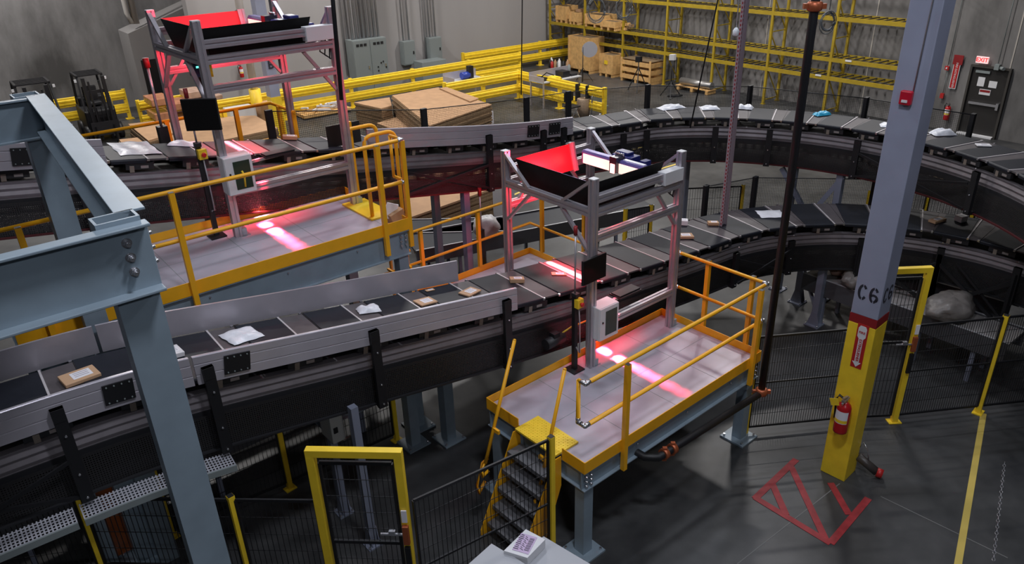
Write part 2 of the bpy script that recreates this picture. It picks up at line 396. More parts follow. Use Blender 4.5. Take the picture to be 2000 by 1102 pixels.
# labels on the beams
for (px, py) in ((1657, 119), (1598, 147)):
    q = on_back(px, py, -.045); tag(MB().box(q, (.22, .006, .06), 0, E1, E2).build('beam_label', WHITE), 'white label stuck on the second rack beam' if py == 119 else 'small white label stuck on the lowest rack beam', 'label')

def crate(c, sx, sy, sz, lab, slats=3, name='wooden_crate', panel=False, gap=.35, pallet=True):
    """c: floor centre; sides of horizontal boards"""
    t = thing(name, lab, 'crate', c)
    z0 = .12 if pallet else 0
    if pallet:
        mb = MB()
        for s in (-1, 0, 1): mb.box(c+E1*(s*(sx/2-.06))+UP*.06, (.1, sy, .12), 0, E1, E2)
        mb.box(c+UP*.13, (sx, sy, .02), 0, E1, E2); mb.build('pallet_base', WOOD, t)
    mb = MB(); hh = (sz-z0)/slats
    for i in range(slats):
        bh = hh if panel else hh*(1-gap)
        zc = z0+hh*i+bh/2
        for s in (-1, 1):
            mb.box(c+E2*(s*(sy/2-.012))+UP*zc, (sx, .024, bh-.008), 0, E1, E2); mb.box(c+E1*(s*(sx/2-.012))+UP*zc, (.024, sy-.05, bh-.008), 0, E1, E2)
    mb.build('side_boards', WOOD, t)
    for s in (-1, 1):
        for u in (-1, 1): MB().box(c+E1*(s*(sx/2-.05))+E2*(u*(sy/2+.012))+UP*((sz+z0)/2), (.1, .024, sz-z0), 0, E1, E2).build('corner_batten', WOOD, t)
    MB().box(c+UP*(sz-.05), (sx-.06, sy-.06, .02), 0, E1, E2).build('contents', mat('crate_inside', (.16, .11, .06), .8), t)
    return t
c = P(1150, 140, 0); crate(RK(-4.0+0.6, -.15), 1.5, .8, 1.55, 'tall plywood crate standing on the floor left of the rack bays', 1, panel=True)
crate(RK(-1.55-.2, -.1), .85, .7, .95, 'small pale crate with a yellow sticker on the floor beside the tall crate', 2, panel=True)
MB_st = MB().box(RK(-1.75, -.47, .62), (.2, .01, .16), 0, E1, E2); tag(MB_st.build('sticker', YEL), 'yellow sticker on the front of the small pale crate', 'sticker')
crate(RK(.1, -.1), 1.75, .85, .98, 'long slatted wooden crate on the floor under the third rack bay', 3)
crate(RK(-5.3, .35, 1.93), .75, .7, .75, 'brown crate on the second rack level at its far left end', 1, panel=True, name='wooden_crate')
crate(RK(-4.35, .3, 1.93), .62, .7, .55, 'pale crate with a box on top, second on the upper rack level', 1, panel=True)
crate(RK(-2.95, .3, 1.93), 1.25, .75, .55, 'long pale plywood crate in the middle of the upper rack level', 1, panel=True)
crate(RK(-1.85, .0, 1.93), .95, .6, .38, 'low pale tray crate at the right end of the stored crates', 1, panel=True)
tag(MB().box(RK(-4.3, .3, 2.53), (.3, .3, .12), 0, E1, E2).build('carton', CARD), 'small carton lying on the pale crate on the upper rack level', 'carton')
mb = MB()
for i in range(14):
    q = RK(-1.2+random.uniform(-.4, .4), .2+random.uniform(-.2, .2), 2.0); mb.box(q+UP*random.uniform(0, .22), (.1+random.random()*.15, .1, .1), i % 2, E1, E2)
tag(mb.build('loose_parts', [WOOD, CARD2]), 'pile of loose parts on the upper rack level right of the crates', 'parts')['kind'] = 'stuff'
# roller on pallet
t = thing('machine_roller', 'long steel roller lying on a small pallet under the rack', 'roller', RK(2.9, -.05))
mb = MB(); mb.cyl(RK(2.2, -.05, .32), RK(3.75, -.05, .32), .14, 0, 18); mb.build('roller_body', mat('dull_roller_steel', (.35, .34, .33), .35, .7), t)
mb = MB()
for a in (2.25, 2.95, 3.7): mb.box(RK(a, -.05, .08), (.12, .5, .14), 0, E1, E2)
mb.box(RK(2.95, -.05, .16), (1.7, .45, .03), 0, E1, E2); mb.build('pallet', WOOD, t)
# clutter left of the tall crate
for i in range(10):
    a = -5.4+i*.17; q = RK(a, -.5-.3*random.random()); hh = .25+.25*random.random(); m = [WHITE, BLACK, REDP, CARD, GREYP][i % 5]
    tag(MB().lathe(q, [(.07, 0), (.075, .02), (.075, hh*.8), (.03, hh*.9), (.03, hh)], 0, 10).build('bottle', m), 'small container in the row of supplies on the floor by the rack end', 'bottle', 'supplies on the floor by the rack end')

# cables in coils hanging in front of the rack
def coil(px, py, z, r, lab, n=5):
    c = V((0, 0, H))+ray(px, py)*z; mb = MB(); X = RV
    top = c+UP*r*1.1
    for k in range(n):
        rr = r*(.8+.25*random.random()); off = X*random.uniform(-.03, .03)+UP*random.uniform(-.05, .05)
        mb.tube([c+off+X*math.cos(t)*rr*.75+UP*math.sin(t)*rr+f_*.02*k for t in [2*math.pi*i/20 for i in range(21)]], .009, 0, 6)
    mb.tube([top, top+UP*(9.5-top.z)*.5, V((top.x, top.y, 9.5))], .008, 0, 6); tag(mb.build('cable_coil', [mat('grey_cable', (.12, .13, .14), .5)]), lab, 'cable'); return c
coil(1165, 18, 21, .36, 'grey cable coil hanging before the upper rack crates, left one')
coil(1218, 14, 21, .30, 'small dark cable coil hanging right of the first coil')
coil(1617, 42, 15, .20, 'looped grey cable bundle hanging beside the black riser pipe')

# ---------------------------------------------------------------- left wall equipment
def wall_box(px0, py0, px1, py1, a, depth, name, mats, lab, cat):   # front face between two bearings on plane a
    p = on_wall(px0, py0, a); q = on_wall(px1, py1, a); return p, q
def cabinet_on_left(pxl, pxr, pytop, zbot, a, depth, lab, doors=1, vents=False):
    l = on_wall(pxl, 120, a); r = on_wall(pxr, 120, a); L = (r-l).dot(E2); mid = (l+r)/2; zt = zat(mid, pytop); base = V((mid.x, mid.y, zbot))
    t = thing('electrical_cabinet', lab, 'electrical cabinet', base)
    c = base+UP*((zt-zbot)/2)-E1*depth/2
    MB().box(c, (depth, L, zt-zbot), 0, E1, E2).build('body', GREYP, t, .01)
    for k in range(doors):
        y = -L/2+L*(k+.5)/doors; cc = base+E2*y+UP*((zt-zbot)/2)+E1*.01
        dr_ = MB().box(cc, (.02, L/doors-.04, zt-zbot-.08), 0, E1, E2).build('door', mat('enclosure_door', (.20, .225, .225), .45), t)
        MB().box(cc+E1*.02+E2*(L/doors*.32), (.03, .05, .12), 0, E1, E2).build('handle', CHROME if vents else BLACK, dr_)
        if vents:
            mb = MB()
            for j in range(3): mb.box(cc+E1*.015+UP*((zt-zbot)/2-.2)+E2*((j-1)*.22*L/doors), (.015, .16*L/doors, .1), 0, E1, E2)
            mb.build('vent', BLACK, t)
    mb = MB()
    if vents:
        cc = base+E2*(L*.28)+E1*.03
        for (y, z) in ((0, 1.2), (.1, 1.24), (-.15, 1.05), (.22, 1.0), (-.15, .9), (-.1, .45), (.2, .5)): mb.box(cc+E2*y+UP*z, (.02, .05, .06), 0, E1, E2)
        mb.build('controls', BLACK, t)
    return t, mid, zt, L
t, mid, zt, L = cabinet_on_left(692, 758, 76, 0.05, WL+.75, .62, 'wide grey two-door switchgear cabinet by the painted wall', 2, True)
for i in range(8):
    y = -L*.38+i*L*.11; q = mid-E1*.3+E2*y
    tag(MB().cyl(V((q.x, q.y, zt)), V((q.x, q.y, 9.5)), .045 if i % 3 else .06, 0, 10).build('conduit', mat('conduit_grey', (.42, .42, .44), .4, .5)), 'grey conduit rising from the top of the wide switchgear cabinet', 'conduit', 'conduits above the wide cabinet')
for (l, r, top, zb, lab) in ((790, 813, 80, .9, 'narrow grey wall switch box, nearer the wide cabinet'), (841, 865, 73, .9, 'narrow grey wall switch box, farther from the wide cabinet')):
    t, mid, zt, L = cabinet_on_left(l, r, top, zb, WL+.35, .33, lab)
    for i in (-1, 1):
        q = mid-E1*.2+E2*i*.14
        tag(MB().cyl(V((q.x, q.y, zt)), V((q.x, q.y, 9.5)), .035, 0, 8).build('conduit', MATS['conduit_grey']), 'thin conduit pair above the '+('nearer' if l == 790 else 'farther')+' narrow switch box', 'conduit', 'conduits above switch box '+('nearer' if l == 790 else 'farther'))
q = on_wall(840, 125, WL+.7)
tag(MB().box(V((q.x, q.y, .55))+E2*.0, (.7, 1.2, 1.0), 0, E1, E2).build('low_cabinet', GREYP, None, .01), 'low grey cabinet below the narrow switch boxes', 'cabinet')
for i, px in enumerate((668, 676, 828, 833)):
    q = on_wall(px, 60, WL+.1)
    tag(MB().cyl(V((q.x, q.y, .8)), V((q.x, q.y, 9.5)), .03, 0, 8).build('conduit', MATS['conduit_grey']), 'single grey conduit running up the painted wall', 'conduit', 'single conduits on the painted wall')
# pipes turning at the recess top-left
mb = MB(); q = on_wall(246, 20, EB-.2); q2 = on_wall(262, 30, EB-.2)
mb.tube([V((q.x, q.y, 9)), V((q.x, q.y, q.z-.1)), V((q.x, q.y, q.z-.45))+E2*.1, V((q2.x, q2.y, q.z-.5)), V((q2.x, q2.y, 9))], .09, 0, 12)
tag(mb.build('wall_pipe', mat('pale_pipe', (.55, .53, .5), .5)), 'pale bent pipe above the sloping painted block', 'pipe')

# yellow guardrails
def guard(a, b, n, lab, rails=((.93, .35), (.43, .35)), zs=1.12, posts=True):
    a = V((a[0], a[1], 0)); b = V((b[0], b[1], 0)); t = thing('guardrail', lab, 'guardrail', a); d = (b-a).normalized(); sd = d.cross(UP)
    pts = [(-.16, -.02), (-.14, .0), (-.09, .0), (-.07, .045), (-.02, .045), (0, .01), (.02, .045), (.07, .045), (.09, 0), (.14, 0), (.16, -.02), (.16, -.035), (-.16, -.035)]
    for zc, h in rails:
        mb = MB()
        for s in (-1,): mb.prism([a+sd*(q*1.0+.06)*(1)+UP*(zc+p*h/.32) for p, q in pts], b-a, 0)
        mb.build('rail', YEL, t)
    for i in range(n):
        p = a+(b-a)*(i/(n-1)); mb = MB(); mb.box(p-sd*.05+UP*zs/2, (.12, .12, zs), 0, d, sd); mb.box(p-sd*.05+UP*.01, (.28, .28, .02), 0, d, sd); mb.build('post', YEL, t)
    return t
gz = lambda px, py, z=1.12: P(px, py, z)
g0 = gz(775, 139); g1 = gz(868, 125); gd = (g1-g0).normalized(); gd = E2
g1b = gz(905, 117)
guard(g0-gd*7.5, g0+gd*6.2, 6, 'long double yellow guardrail in front of the grey switchgear')
ga = gz(905, 103); guard(ga, ga+E2*8.8, 3, 'yellow guardrail section farther back reaching the rack corner')
gb = gz(935, 150); gc = gz(1022, 138)
gk = (gc-gb).dot(E2)
guard(gb-gd*1.5, gb+gd*gk, 3, 'yellow guardrail behind the tool benches')
ge = gb+gd*gk; gf = gz(1195, 168)
guard(ge, ge+E1*((gf-ge).dot(E1)), 3, 'yellow guardrail closing the right side of the bench area')
gq = gz(630, 176); guard(g0-gd*7.5-E1*.0, g0-gd*7.5+E1*1.8, 2, 'short yellow guardrail turning the corner behind the pallets')
gl = gz(270, 203, 1.0); guard(gl, gl+E2*1.6, 2, 'short yellow guardrail beside the copper wrapped pallet')
gl = gz(100, 195, 1.1); guard(gl-E2*1, gl+E2*2.4, 2, 'yellow guardrail low between the two parked forklifts')
def bollard(px, pyt, zt, lab):
    p = P(px, pyt, zt); b = V((p.x, p.y, 0)); mb = MB(); mb.box(b+UP*zt/2, (.13, .13, zt), 0, E1, E2); mb.box(b+UP*.01, (.4, .3, .02), 0, E1, E2)
    tag(mb.build('bollard', YEL), lab, 'bollard')
bollard(212, 188, 1.1, 'yellow post right of the parked forklift, nearer one'); bollard(198, 180, 1.15, 'yellow post close against the right side of the forklift')

# forklifts
def forklift(px, py, lab, wide, zt=2.15):
    p = P(px, py, zt); b = V((p.x, p.y, 0)); t = thing('forklift', lab, 'forklift', b)
    X = E2; Y = E1; W_ = .95 if not wide else 1.2
    mb = MB(); mb.box(b+UP*.65-Y*.2, (W_, 1.7, .8), 0, X, Y); mb.box(b+UP*1.15-Y*.75, (W_*.9, .6, .4), 0, X, Y); mb.build('body', BLACK, t, .05)
    mb = MB()
    for s in (-1, 1):
        mb.beam(b+X*s*W_*.45+Y*.55+UP*.9, b+X*s*W_*.4+Y*.25+UP*zt, .06, .06); mb.beam(b+X*s*W_*.45-Y*.8+UP*1.1, b+X*s*W_*.4-Y*.7+UP*zt, .06, .06)
        mb.beam(b+X*s*W_*.4+Y*.3+UP*zt, b+X*s*W_*.4-Y*.75+UP*zt, .07, .07)
    for i in range(7): mb.beam(b-X*W_*.42+Y*(.3-i*.17)+UP*(zt+.01), b+X*W_*.42+Y*(.3-i*.17)+UP*(zt+.01), .05, .04)
    mb.build('overhead_guard', BLACK, t)
    mb = MB()
    for s in (-1, 1): mb.box(b+X*s*.3+Y*.85+UP*(zt*.52), (.1, .14, zt*.98), 0, X, Y); mb.box(b+X*s*.16+Y*.85+UP*(zt*.5), (.05, .1, zt*.9), 0, X, Y)
    for z in (.3, 1.0, 1.7): mb.beam(b-X*.32+Y*.85+UP*z, b+X*.32+Y*.85+UP*z, .06, .1)
    mb.build('mast', BLACK, t)
    mb = MB(); mb.box(b+Y*.98+UP*.5, (W_*.9, .05, .45), 0, X, Y)
    for s in (-1, 1): mb.beam(b+X*s*.28+Y*1.0+UP*.06, b+X*s*.28+Y*1.9+UP*.06, .12, .05); mb.beam(b+X*s*.28+Y*1.0+UP*.06, b+X*s*.28+Y*1.0+UP*.6, .12, .05)
    for i in range(7): mb.beam(b+X*(-.4+i*.133)+Y*.98+UP*.7, b+X*(-.4+i*.133)+Y*.98+UP*1.2, .02, .02)
    mb.build('fork_carriage', BLACK, t)
    for s in (-1, 1):
        for yy in (-.7, .45): MB().cyl(b+X*(s*W_*.5-.1)+Y*yy+UP*.27, b+X*(s*W_*.5+.1)+Y*yy+UP*.27, .27, 0, 18).build('wheel', BLACK, t)
    mb = MB(); mb.box(b-Y*.25+UP*1.15, (.45, .45, .12), 0, X, Y); mb.box(b-Y*.5+UP*1.45, (.45, .12, .5), 0, X, Y); mb.build('seat', BLACK, t, .03)
    mb = MB()
    for s in (-1, 1): mb.box(b+X*s*W_*.48+Y*.35+UP*(zt-.12), (.07, .05, .09), 0, X, Y)
    mb.build('lamp', WHITE, t)
forklift(170, 145, 'black counterbalance forklift parked nearer the painted block', False, 2.15)
forklift(60, 162, 'black forklift with wide overhead guard parked at the far left', True, 2.15)
# round column B with yellow sleeve, plus white pipe
def square_column(c, w_, z1, zY, lab, letter, bands=True, faceX=None):
    pass
pb = P(547, 262, 0); pc = V((pb.x, pb.y, 0)); fB = frame(50)
t = thing('building_column', 'blue-grey building column lettered B with a yellow base, seen through the far tunnel', 'column', pc)
MB().box(pc+UP*5.3, (.34, .34, 8.0), 0, fB.D, fB.N).build('shaft', COLP, t); MB().box(pc+UP*.65, (.36, .36, 1.3), 0, fB.D, fB.N).build('yellow_sleeve', YEL, t)
pq = P(534, 152, 2.35)
text_mesh('B', .38, pc-fB.N*.19+UP*2.35, fB.D, UP, INK, 'letter', t, bold=True)
pp = P(515, 250, 0); pp = V((pp.x-.12, pp.y+.1, 0))
t = thing('drain_pipe', 'white vertical pipe with yellow guard beside the lettered column', 'pipe', pp)
MB().cyl(pp+UP*1.3, pp+UP*9.5, .13).build('pipe_run', mat('offwhite_pipe', (.6, .57, .54), .5), t); MB().cyl(pp, pp+UP*1.35, .2).build('yellow_guard', YEL, t)
q = on_wall(474, 155, WL+.15); extinguisher(V((q.x, q.y, 1.35)), .5, 'red extinguisher with a yellow top on the painted wall behind the far tunnel', E1)

# ---------------------------------------------------------------- floor goods in the background
def slab(pts, z1, z0, name, mats, lab=None, cat=None, kind=None, parent=None, layers=0):
    """prism under four bearings at height z1 down to z0"""
    q = [P(x, y, z1) for x, y in pts]; mb = MB()
    if (q[1]-q[0]).cross(q[2]-q[1]).z < 0: q = q[::-1]
    if layers:
        n = layers; h = (z1-z0)/n; c = sum(q, V((0, 0, 0)))/len(q)
        for i in range(n):
            j = V((random.uniform(-.02, .02), random.uniform(-.02, .02), 0)); k = 1-random.random()*.02
            base = [c+(p-c)*k+j for p in q]; mb.prism([V((p.x, p.y, z0+h*i)) for p in base], UP*(h*.93), 1 if i < n-1 else 0)
    else: mb.prism([V((p.x, p.y, z0)) for p in q], UP*(z1-z0), 0)
    o = mb.build(name, mats, parent)
    if lab: tag(o, lab, cat)
    return o
slab([(764, 186), (855, 170), (961, 204), (838, 246)], 1.15, .12, 'cardboard_stack', [CARD, CARD2], 'largest stack of flat cardboard sheets behind the upper belt', 'cardboard stack', layers=26)
slab([(858, 172), (872, 170), (935, 192), (918, 198)], 1.19, 1.16, 'cardboard_sheet', [CARD], 'loose narrow cardboard sheet lying on the largest stack', 'cardboard sheet')
slab([(692, 200), (762, 190), (766, 206), (745, 212)], .9, .12, 'cardboard_stack', [CARD, CARD2], 'smaller cardboard stack left of the largest one', 'cardboard stack', layers=20)
slab([(735, 240), (775, 226), (830, 250), (790, 262)], .5, .1, 'cardboard_stack', [CARD, CARD2], 'low cardboard stack right behind the silver side wall', 'cardboard stack', layers=10)
slab([(250, 242), (300, 236), (345, 258), (290, 275)], .95, .12, 'cardboard_stack', [CARD, CARD2], 'flat cardboard stack left of the far tunnel', 'cardboard stack', layers=18)
slab([(290, 255), (330, 232), (500, 225), (545, 250), (430, 275), (330, 285)], .9, .12, 'cardboard_stack', [CARD, CARD2], 'broad flat cardboard stack behind the far tunnel', 'cardboard stack', layers=16)
slab([(232, 272), (268, 268), (290, 285), (245, 292)], 1.1, .12, 'cardboard_stack', [CARD, CARD2], 'cardboard stack end right behind the big white parcel', 'cardboard stack', layers=16)
q = P(889, 229, .9)
lb = thing('stack_label', 'white printed label on the end of the largest cardboard stack', 'label', P(950, 245, .55)-UP*.2)
qc = P(955, 230, .62); MB().box(qc-f_*.05, (.3, .01, .42), 0, RV, V((0, 1, 0))).build('sheet', PAPER, lb)
mb = MB()
for i in range(5): mb.box(qc-f_*.06+UP*(.14-i*.06), (.2-.03*(i % 2), .008, .015), 0, RV, V((0, 1, 0)))
mb.build('print_lines', INK, lb)
# stack behind the purple legs
slab([(790, 345), (975, 325), (985, 360), (800, 425)], .95, .1, 'cardboard_stack', [CARD, CARD2], 'cardboard stack under the upper conveyor behind its purple legs', 'cardboard stack', layers=18)
slab([(700, 330), (790, 318), (800, 350), (705, 385)], 1.0, .1, 'cardboard_stack', [CARD, CARD2], 'cardboard stack under the upper conveyor nearest the hooped ladder rails', 'cardboard stack', layers=18)
# wrapped pallets
def wrapped(px, py, z, sx, sy, lab, m):
    p = P(px, py, z); b = V((p.x, p.y, 0)); t = thing('wrapped_pallet', lab, 'pallet', b)
    mb = MB(); 
    for i in range(5):
        for j in range(4): mb.box(b+E1*((j-1.5)*sx/4)+E2*((i%2-.5)*sy/2)+UP*(.15+(i+.5)*(z-.15)/5), (sx/4-.01, sy/2-.01, (z-.15)/5-.01), 0, E1, E2)
    mb.build('cartons', m, t, .02)
    mb = MB(); mb.box(b+UP*.12, (sx, sy, .03), 0, E1, E2)
    for s in (-1, 0, 1): mb.box(b+E1*s*(sx/2-.06)+UP*.05, (.1, sy, .1), 0, E1, E2)
    mb.build('pallet', WOOD, t)
COPP = mat('stretch_film_copper', (.50, .22, .12), .18, 0, .2, 5, .3)
wrapped(325, 185, 1.35, 1.1, 1.3, 'copper-coloured shrink wrapped pallet left of the far tunnel', COPP)
wrapped(390, 172, 1.35, 1.0, 1.2, 'pale shrink wrapped pallet directly behind the far tunnel legs', mat('stretch_film_pale', (.5, .33, .25), .2, 0, .2, 5, .3))
t = thing('parts_pallet', 'pallet of bagged white and silver parts beside the yellow guardrail', 'pallet', P(625, 208, .2)-UP*.2)
c = P(625, 205, .3); mb = MB(); mb.box(V((c.x, c.y, .1)), (1.3, 1.9, .12), 0, E1, E2); mb.build('pallet', WOOD, t)
mb = MB()
for i in range(26):
    q = V((c.x, c.y, 0))+E1*random.uniform(-.5, .5)+E2*random.uniform(-.8, .8)+UP*(.2+random.random()*.22); a = random.random()*3; d = V((math.cos(a), math.sin(a), random.uniform(-.15, .15)))
    mb.beam(q-d*.25, q+d*.25, .07, .06)
mb.build('bagged_parts', POLY, t)['kind'] = 'stuff'
# boxes near column B
q = P(438+30, 215, .8); b = V((q.x, q.y, 0))
tag(MB().box(b+UP*.45, (.7, .9, .9), 0, E1, E2).build('white_carton', WHITE, None, .01), 'white carton with dark printing behind the far monitor', 'carton')
tag(MB().box(b+E2*.95+UP*.45, (.8, .7, .9), 0, E1, E2).build('carton', CARD, None, .01), 'brown carton right next to the white printed carton', 'carton')
# work benches
def bench(px, py, z, L, Dp, lab):
    p = P(px, py, z); b = V((p.x, p.y, 0)); t = thing('workbench', lab, 'workbench', b)
    MB().box(b+UP*(z-.02), (Dp, L, .04), 0, E1, E2).build('worktop', mat('bench_top', (.45, .45, .46), .5), t)
    for s in (-1, 1):
        for u in (-1, 1): MB().beam(b+E2*s*(L/2-.05)+E1*u*(Dp/2-.05), b+E2*s*(L/2-.05)+E1*u*(Dp/2-.05)+UP*(z-.04), .05, .05, 0, E1).build('leg', ALU, t)
    MB().box(b+UP*(z+.14)+E1*(-Dp/2+.02), (.03, L, .28), 0, E1, E2).build('back_panel', ALUP, t)
    MB().box(b+UP*(z+.08)-E2*(L/2-.02), (Dp, .03, .2), 0, E1, E2).build('side_panel', ALUP, t)
    return b
b = bench(908, 155, .95, 1.5, .75, 'small workbench with a blue tool standing behind the cardboard')
t = thing('blue_motor', 'blue motor tool standing on the small workbench', 'tool', b+UP*.95)
mb = MB(); mb.cyl(b+UP*1.1-E2*.15, b+UP*1.1+E2*.2, .13); mb.build('motor_body', BLUE, t); MB().box(b+UP*1.2+E2*.25, (.2, .2, .45), 0, E1, E2).build('motor_stand', BLACK, t)
b = bench(1085, 152, .95, 1.9, .85, 'larger workbench crowded with black equipment near the rack')
for i, (y, z, s, m, lab) in enumerate(((-.6, .12, .4, BLACK, 'black tool case at the left of the larger workbench'), (-.1, .06, .35, YEL, 'yellow topped case in the middle of the larger workbench'), (.35, .22, .34, BLACK, 'tall black box on the right of the larger workbench'), (.75, .08, .3, DARK, 'dark tray at the right end of the larger workbench'))):
    mb = MB(); mb.box(b+E2*y+UP*(.95+z/2+.001), (.45, s, z), 0, E1, E2)
    if i == 0: mb.tube([b+E2*(y-.1)+UP*1.07, b+E2*y+UP*1.25+E1*.2, b+E2*(y+.3)+UP*1.12+E1*.25], .02)
    tag(mb.build('tool_case', m), lab, 'case')
for i, (px, py) in enumerate(((1125, 160), (1145, 163))):
    p = P(px, py, 1.15); tag(MB().box(V((p.x, p.y, .8))+E1*.1, (.12, .18, .62), 0, (E1+UP*.2).normalized(), E2).build('hanging_jacket', BLACK, None, .03), ['black jacket hung on the guardrail, left one of two', 'black jacket hung on the guardrail, right one of two'][i], 'jacket')
# chair, bin and folding chair by the benches
p = P(1118, 205, .5); b = V((p.x, p.y, 0)); t = thing('folding_chair', 'dark folding chair left of the metal tub inside the guardrail', 'chair', b)
MB().box(b+UP*.45, (.4, .42, .04), 0, E1, E2).build('seat', BLACK, t); MB().box(b+UP*.75-E1*.2, (.03, .42, .3), 0, E1, E2).build('backrest', BLACK, t)
for s in (-1, 1):
    for u in (-1, 1): MB().beam(b+E1*s*.2+E2*u*.19, b-E1*s*.12+E2*u*.19+UP*.44, .025, .025).build('leg', CHROME, t)
p = P(1140, 200, .5); b = V((p.x, p.y, 0)); MBx = MB().lathe(b, [(.2, 0), (.24, .3), (.24, .62), (.22, .64)], 0, 20); tag(MBx.build('bin', mat('tan_bin', (.35, .25, .17), .6)), 'round tan bin behind the upper belt beside the guardrail', 'bin')
p = P(1165, 198, .55); b = V((p.x, p.y, 0)); t = thing('metal_chair', 'grey metal chair with a rounded back at the guardrail end', 'chair', b)
mb = MB(); mb.tube([b-E2*.22, b-E2*.22+UP*.75, b-E2*.15+UP*.85, b+E2*.15+UP*.85, b+E2*.22+UP*.75, b+E2*.22], .02); mb.build('frame', CHROME, t); MB().box(b+UP*.65, (.02, .38, .3), 0, E1, E2).build('backrest', GREYP, t); MB().box(b+UP*.42+E1*.22, (.4, .4, .04), 0, E1, E2).build('seat', GREYP, t)
# reflector stand, tripods
p = P(1138, 160, 0); b = V((p.x, p.y, 0)); zt = zat(b, 92)
t = thing('reflector_stand', 'round grey reflector disc on a thin black stand before the tall crate', 'stand', b)
mb = MB(); mb.cyl(b, b+UP*zt, .018); [mb.beam(b+UP*.6, b+V((math.cos(a), math.sin(a), 0))*.45, .02, .02) for a in (0, 2.1, 4.2)]; mb.build('pole', BLACK, t)
c = b+UP*(zt-.1)+RV*.28; mb = MB(); mb.cyl(c, c+f_*.02+UP*.01, .33, 0, 24); mb.build('disc', mat('reflector_grey', (.33, .33, .37), .5), t)
def tripod(px, pyb, pyt, lab, head):
    p = P(px, pyb, 0); b = V((p.x, p.y, 0)); zt = zat(b, pyt); t = thing('tripod', lab, 'tripod', b)
    MB().cyl(b+UP*.35, b+UP*zt, .02).build('column', BLACK, t)
    for a in (.3, 2.4, 4.5): MB().beam(b+UP*(zt*.75 if head == 0 else .6), b+V((math.cos(a), math.sin(a), 0))*.45+UP*.01, .03, .03).build('leg', BLACK, t)
    MB().box(b+UP*zt, (.2, .12, .22), 0, RV, E2).build('head', WHITE if head else BLACK, t, .01)
tripod(1245, 178, 116, 'black camera tripod standing in front of the slatted crate', 0)
tripod(1309, 190, 112, 'black light stand with a small white panel on top', 1)
p = P(1318, 189, 0); tag(MB().box(p+UP*.04, (.5, .2, .08), 0, RV, E2).build('sandbag', BLACK, None, .03), 'flat black sandbag at the foot of the light stand', 'bag')

# yellow floor tape in the far bay
YT = mat('yellow_floor_tape', (.60, .45, .10), .6)
def tape(pts, wd, m, name, lab, z=.004):
    q = [P(x, y, 0) for x, y in pts]; mb = MB()
    for a, b in zip(q[:-1], q[1:]): mb.beam(V((a.x, a.y, z/2)), V((b.x, b.y, z/2)), wd, z)
    return tag(mb.build(name, m), lab, 'floor marking')
tape([(835, 450), (1005, 380), (1100, 340), (1260, 285)], .08, YT, 'floor_line', 'yellow floor line behind the lower platform, the long near one')
tape([(1290, 330), (1440, 285)], .08, YT, 'floor_line', 'yellow floor line crossing under the upper conveyor')
tape([(1250, 300), (1450, 300)], .06, YT, 'floor_line', 'thin yellow floor line in the far bay')
tape([(1700, 305), (1990, 395)], .09, mat('tan_floor_tape', (.5, .36, .16), .6), 'floor_line', 'tan floor line in the far bay right of the column')
tape([(1868, 1120), (1921, 808)], .075, YT, 'floor_line', 'yellow floor line leading up the right edge', .005)
# red marking on the floor
RT = mat('red_floor_paint', (.30, .025, .03), .6, 0, .25, 9)
mb = MB()
def seg(a, b, wd=.085):
    p = P(*a, 0); q = P(*b, 0); mb.beam(V((p.x, p.y, .003)), V((q.x, q.y, .003)), wd, .004+.0006*len(mb.v)/8)
for a, b in (((1555, 898), (1474, 975)), ((1474, 972), (1622, 1062)), ((1622, 1062), (1696, 974)), ((1545, 912), (1612, 1054)), ((1508, 945), (1535, 1006)), ((1622, 944), (1658, 1006))): seg(a, b)
tag(mb.build('floor_marking', RT), 'red painted keep-clear marking on the floor beside the yellow column', 'floor marking')
# floor joints
mb = MB()
for a, b in (((1440, 1102), (1640, 945)), ((1720, 970), (1968, 1090))):
    p = P(*a, 0); q = P(*b, 0); mb.beam(V((p.x, p.y, .001)), V((q.x, q.y, .001)), .012, .002)
struct(mb.build('trim_3', mat('floor_joint', (.16, .16, .155), .7)))

# ================================================================== COLUMN C6
fC = frame(48)
cc = V((4.12, 7.42, 0))+fC.N*.155+fC.D*.155
W6 = .31
t = thing('building_column', 'square steel column lettered C6 with a yellow base and dark red band', 'column', cc)
MB().box(cc+UP*(2.33+4.3), (W6, W6, 8.6), 0, fC.D, fC.N).build('shaft', COLP, t, .008)
MB().box(cc+UP*2.275, (W6+.004, W6+.004, .11), 0, fC.D, fC.N).build('red_band', DRED, t)
MB().box(cc+UP*1.11, (W6+.006, W6+.006, 2.22), 0, fC.D, fC.N).build('yellow_base', YEL, t, .008)
def stencil(mb, c, X, Y, n, h):   # cut-out style letter and numeral
    def arc(cx, cy, rx, ry, a0, a1, th):
        k = max(3, int(abs(a1-a0)/12)); 
        for i in range(k):
            q = []
            for a, e in ((a0+(a1-a0)*i/k, 0), (a0+(a1-a0)*(i+1)/k, 0), (a0+(a1-a0)*(i+1)/k, 1), (a0+(a1-a0)*i/k, 1)):
                t_ = math.radians(a); q.append(c+X*(cx+(rx-th*e)*math.cos(t_))+Y*(cy+(ry-th*e)*math.sin(t_)))
            mb.add(q, [(0, 1, 2, 3)])
    w2_ = h*.275; th = h*.15
    arc(-h*.33, 0, w2_, h/2, 35, 83, th); arc(-h*.33, 0, w2_, h/2, 97, 263, th); arc(-h*.33, 0, w2_, h/2, 277, 325, th)
    arc(h*.33, 0, w2_, h/2, 35, 83, th); arc(h*.33, 0, w2_, h/2, 97, 263, th); arc(h*.33, 0, w2_, h/2, 277, 330, th)
    arc(h*.33, -h*.20, w2_, h*.27, -45, 150, th*.95)
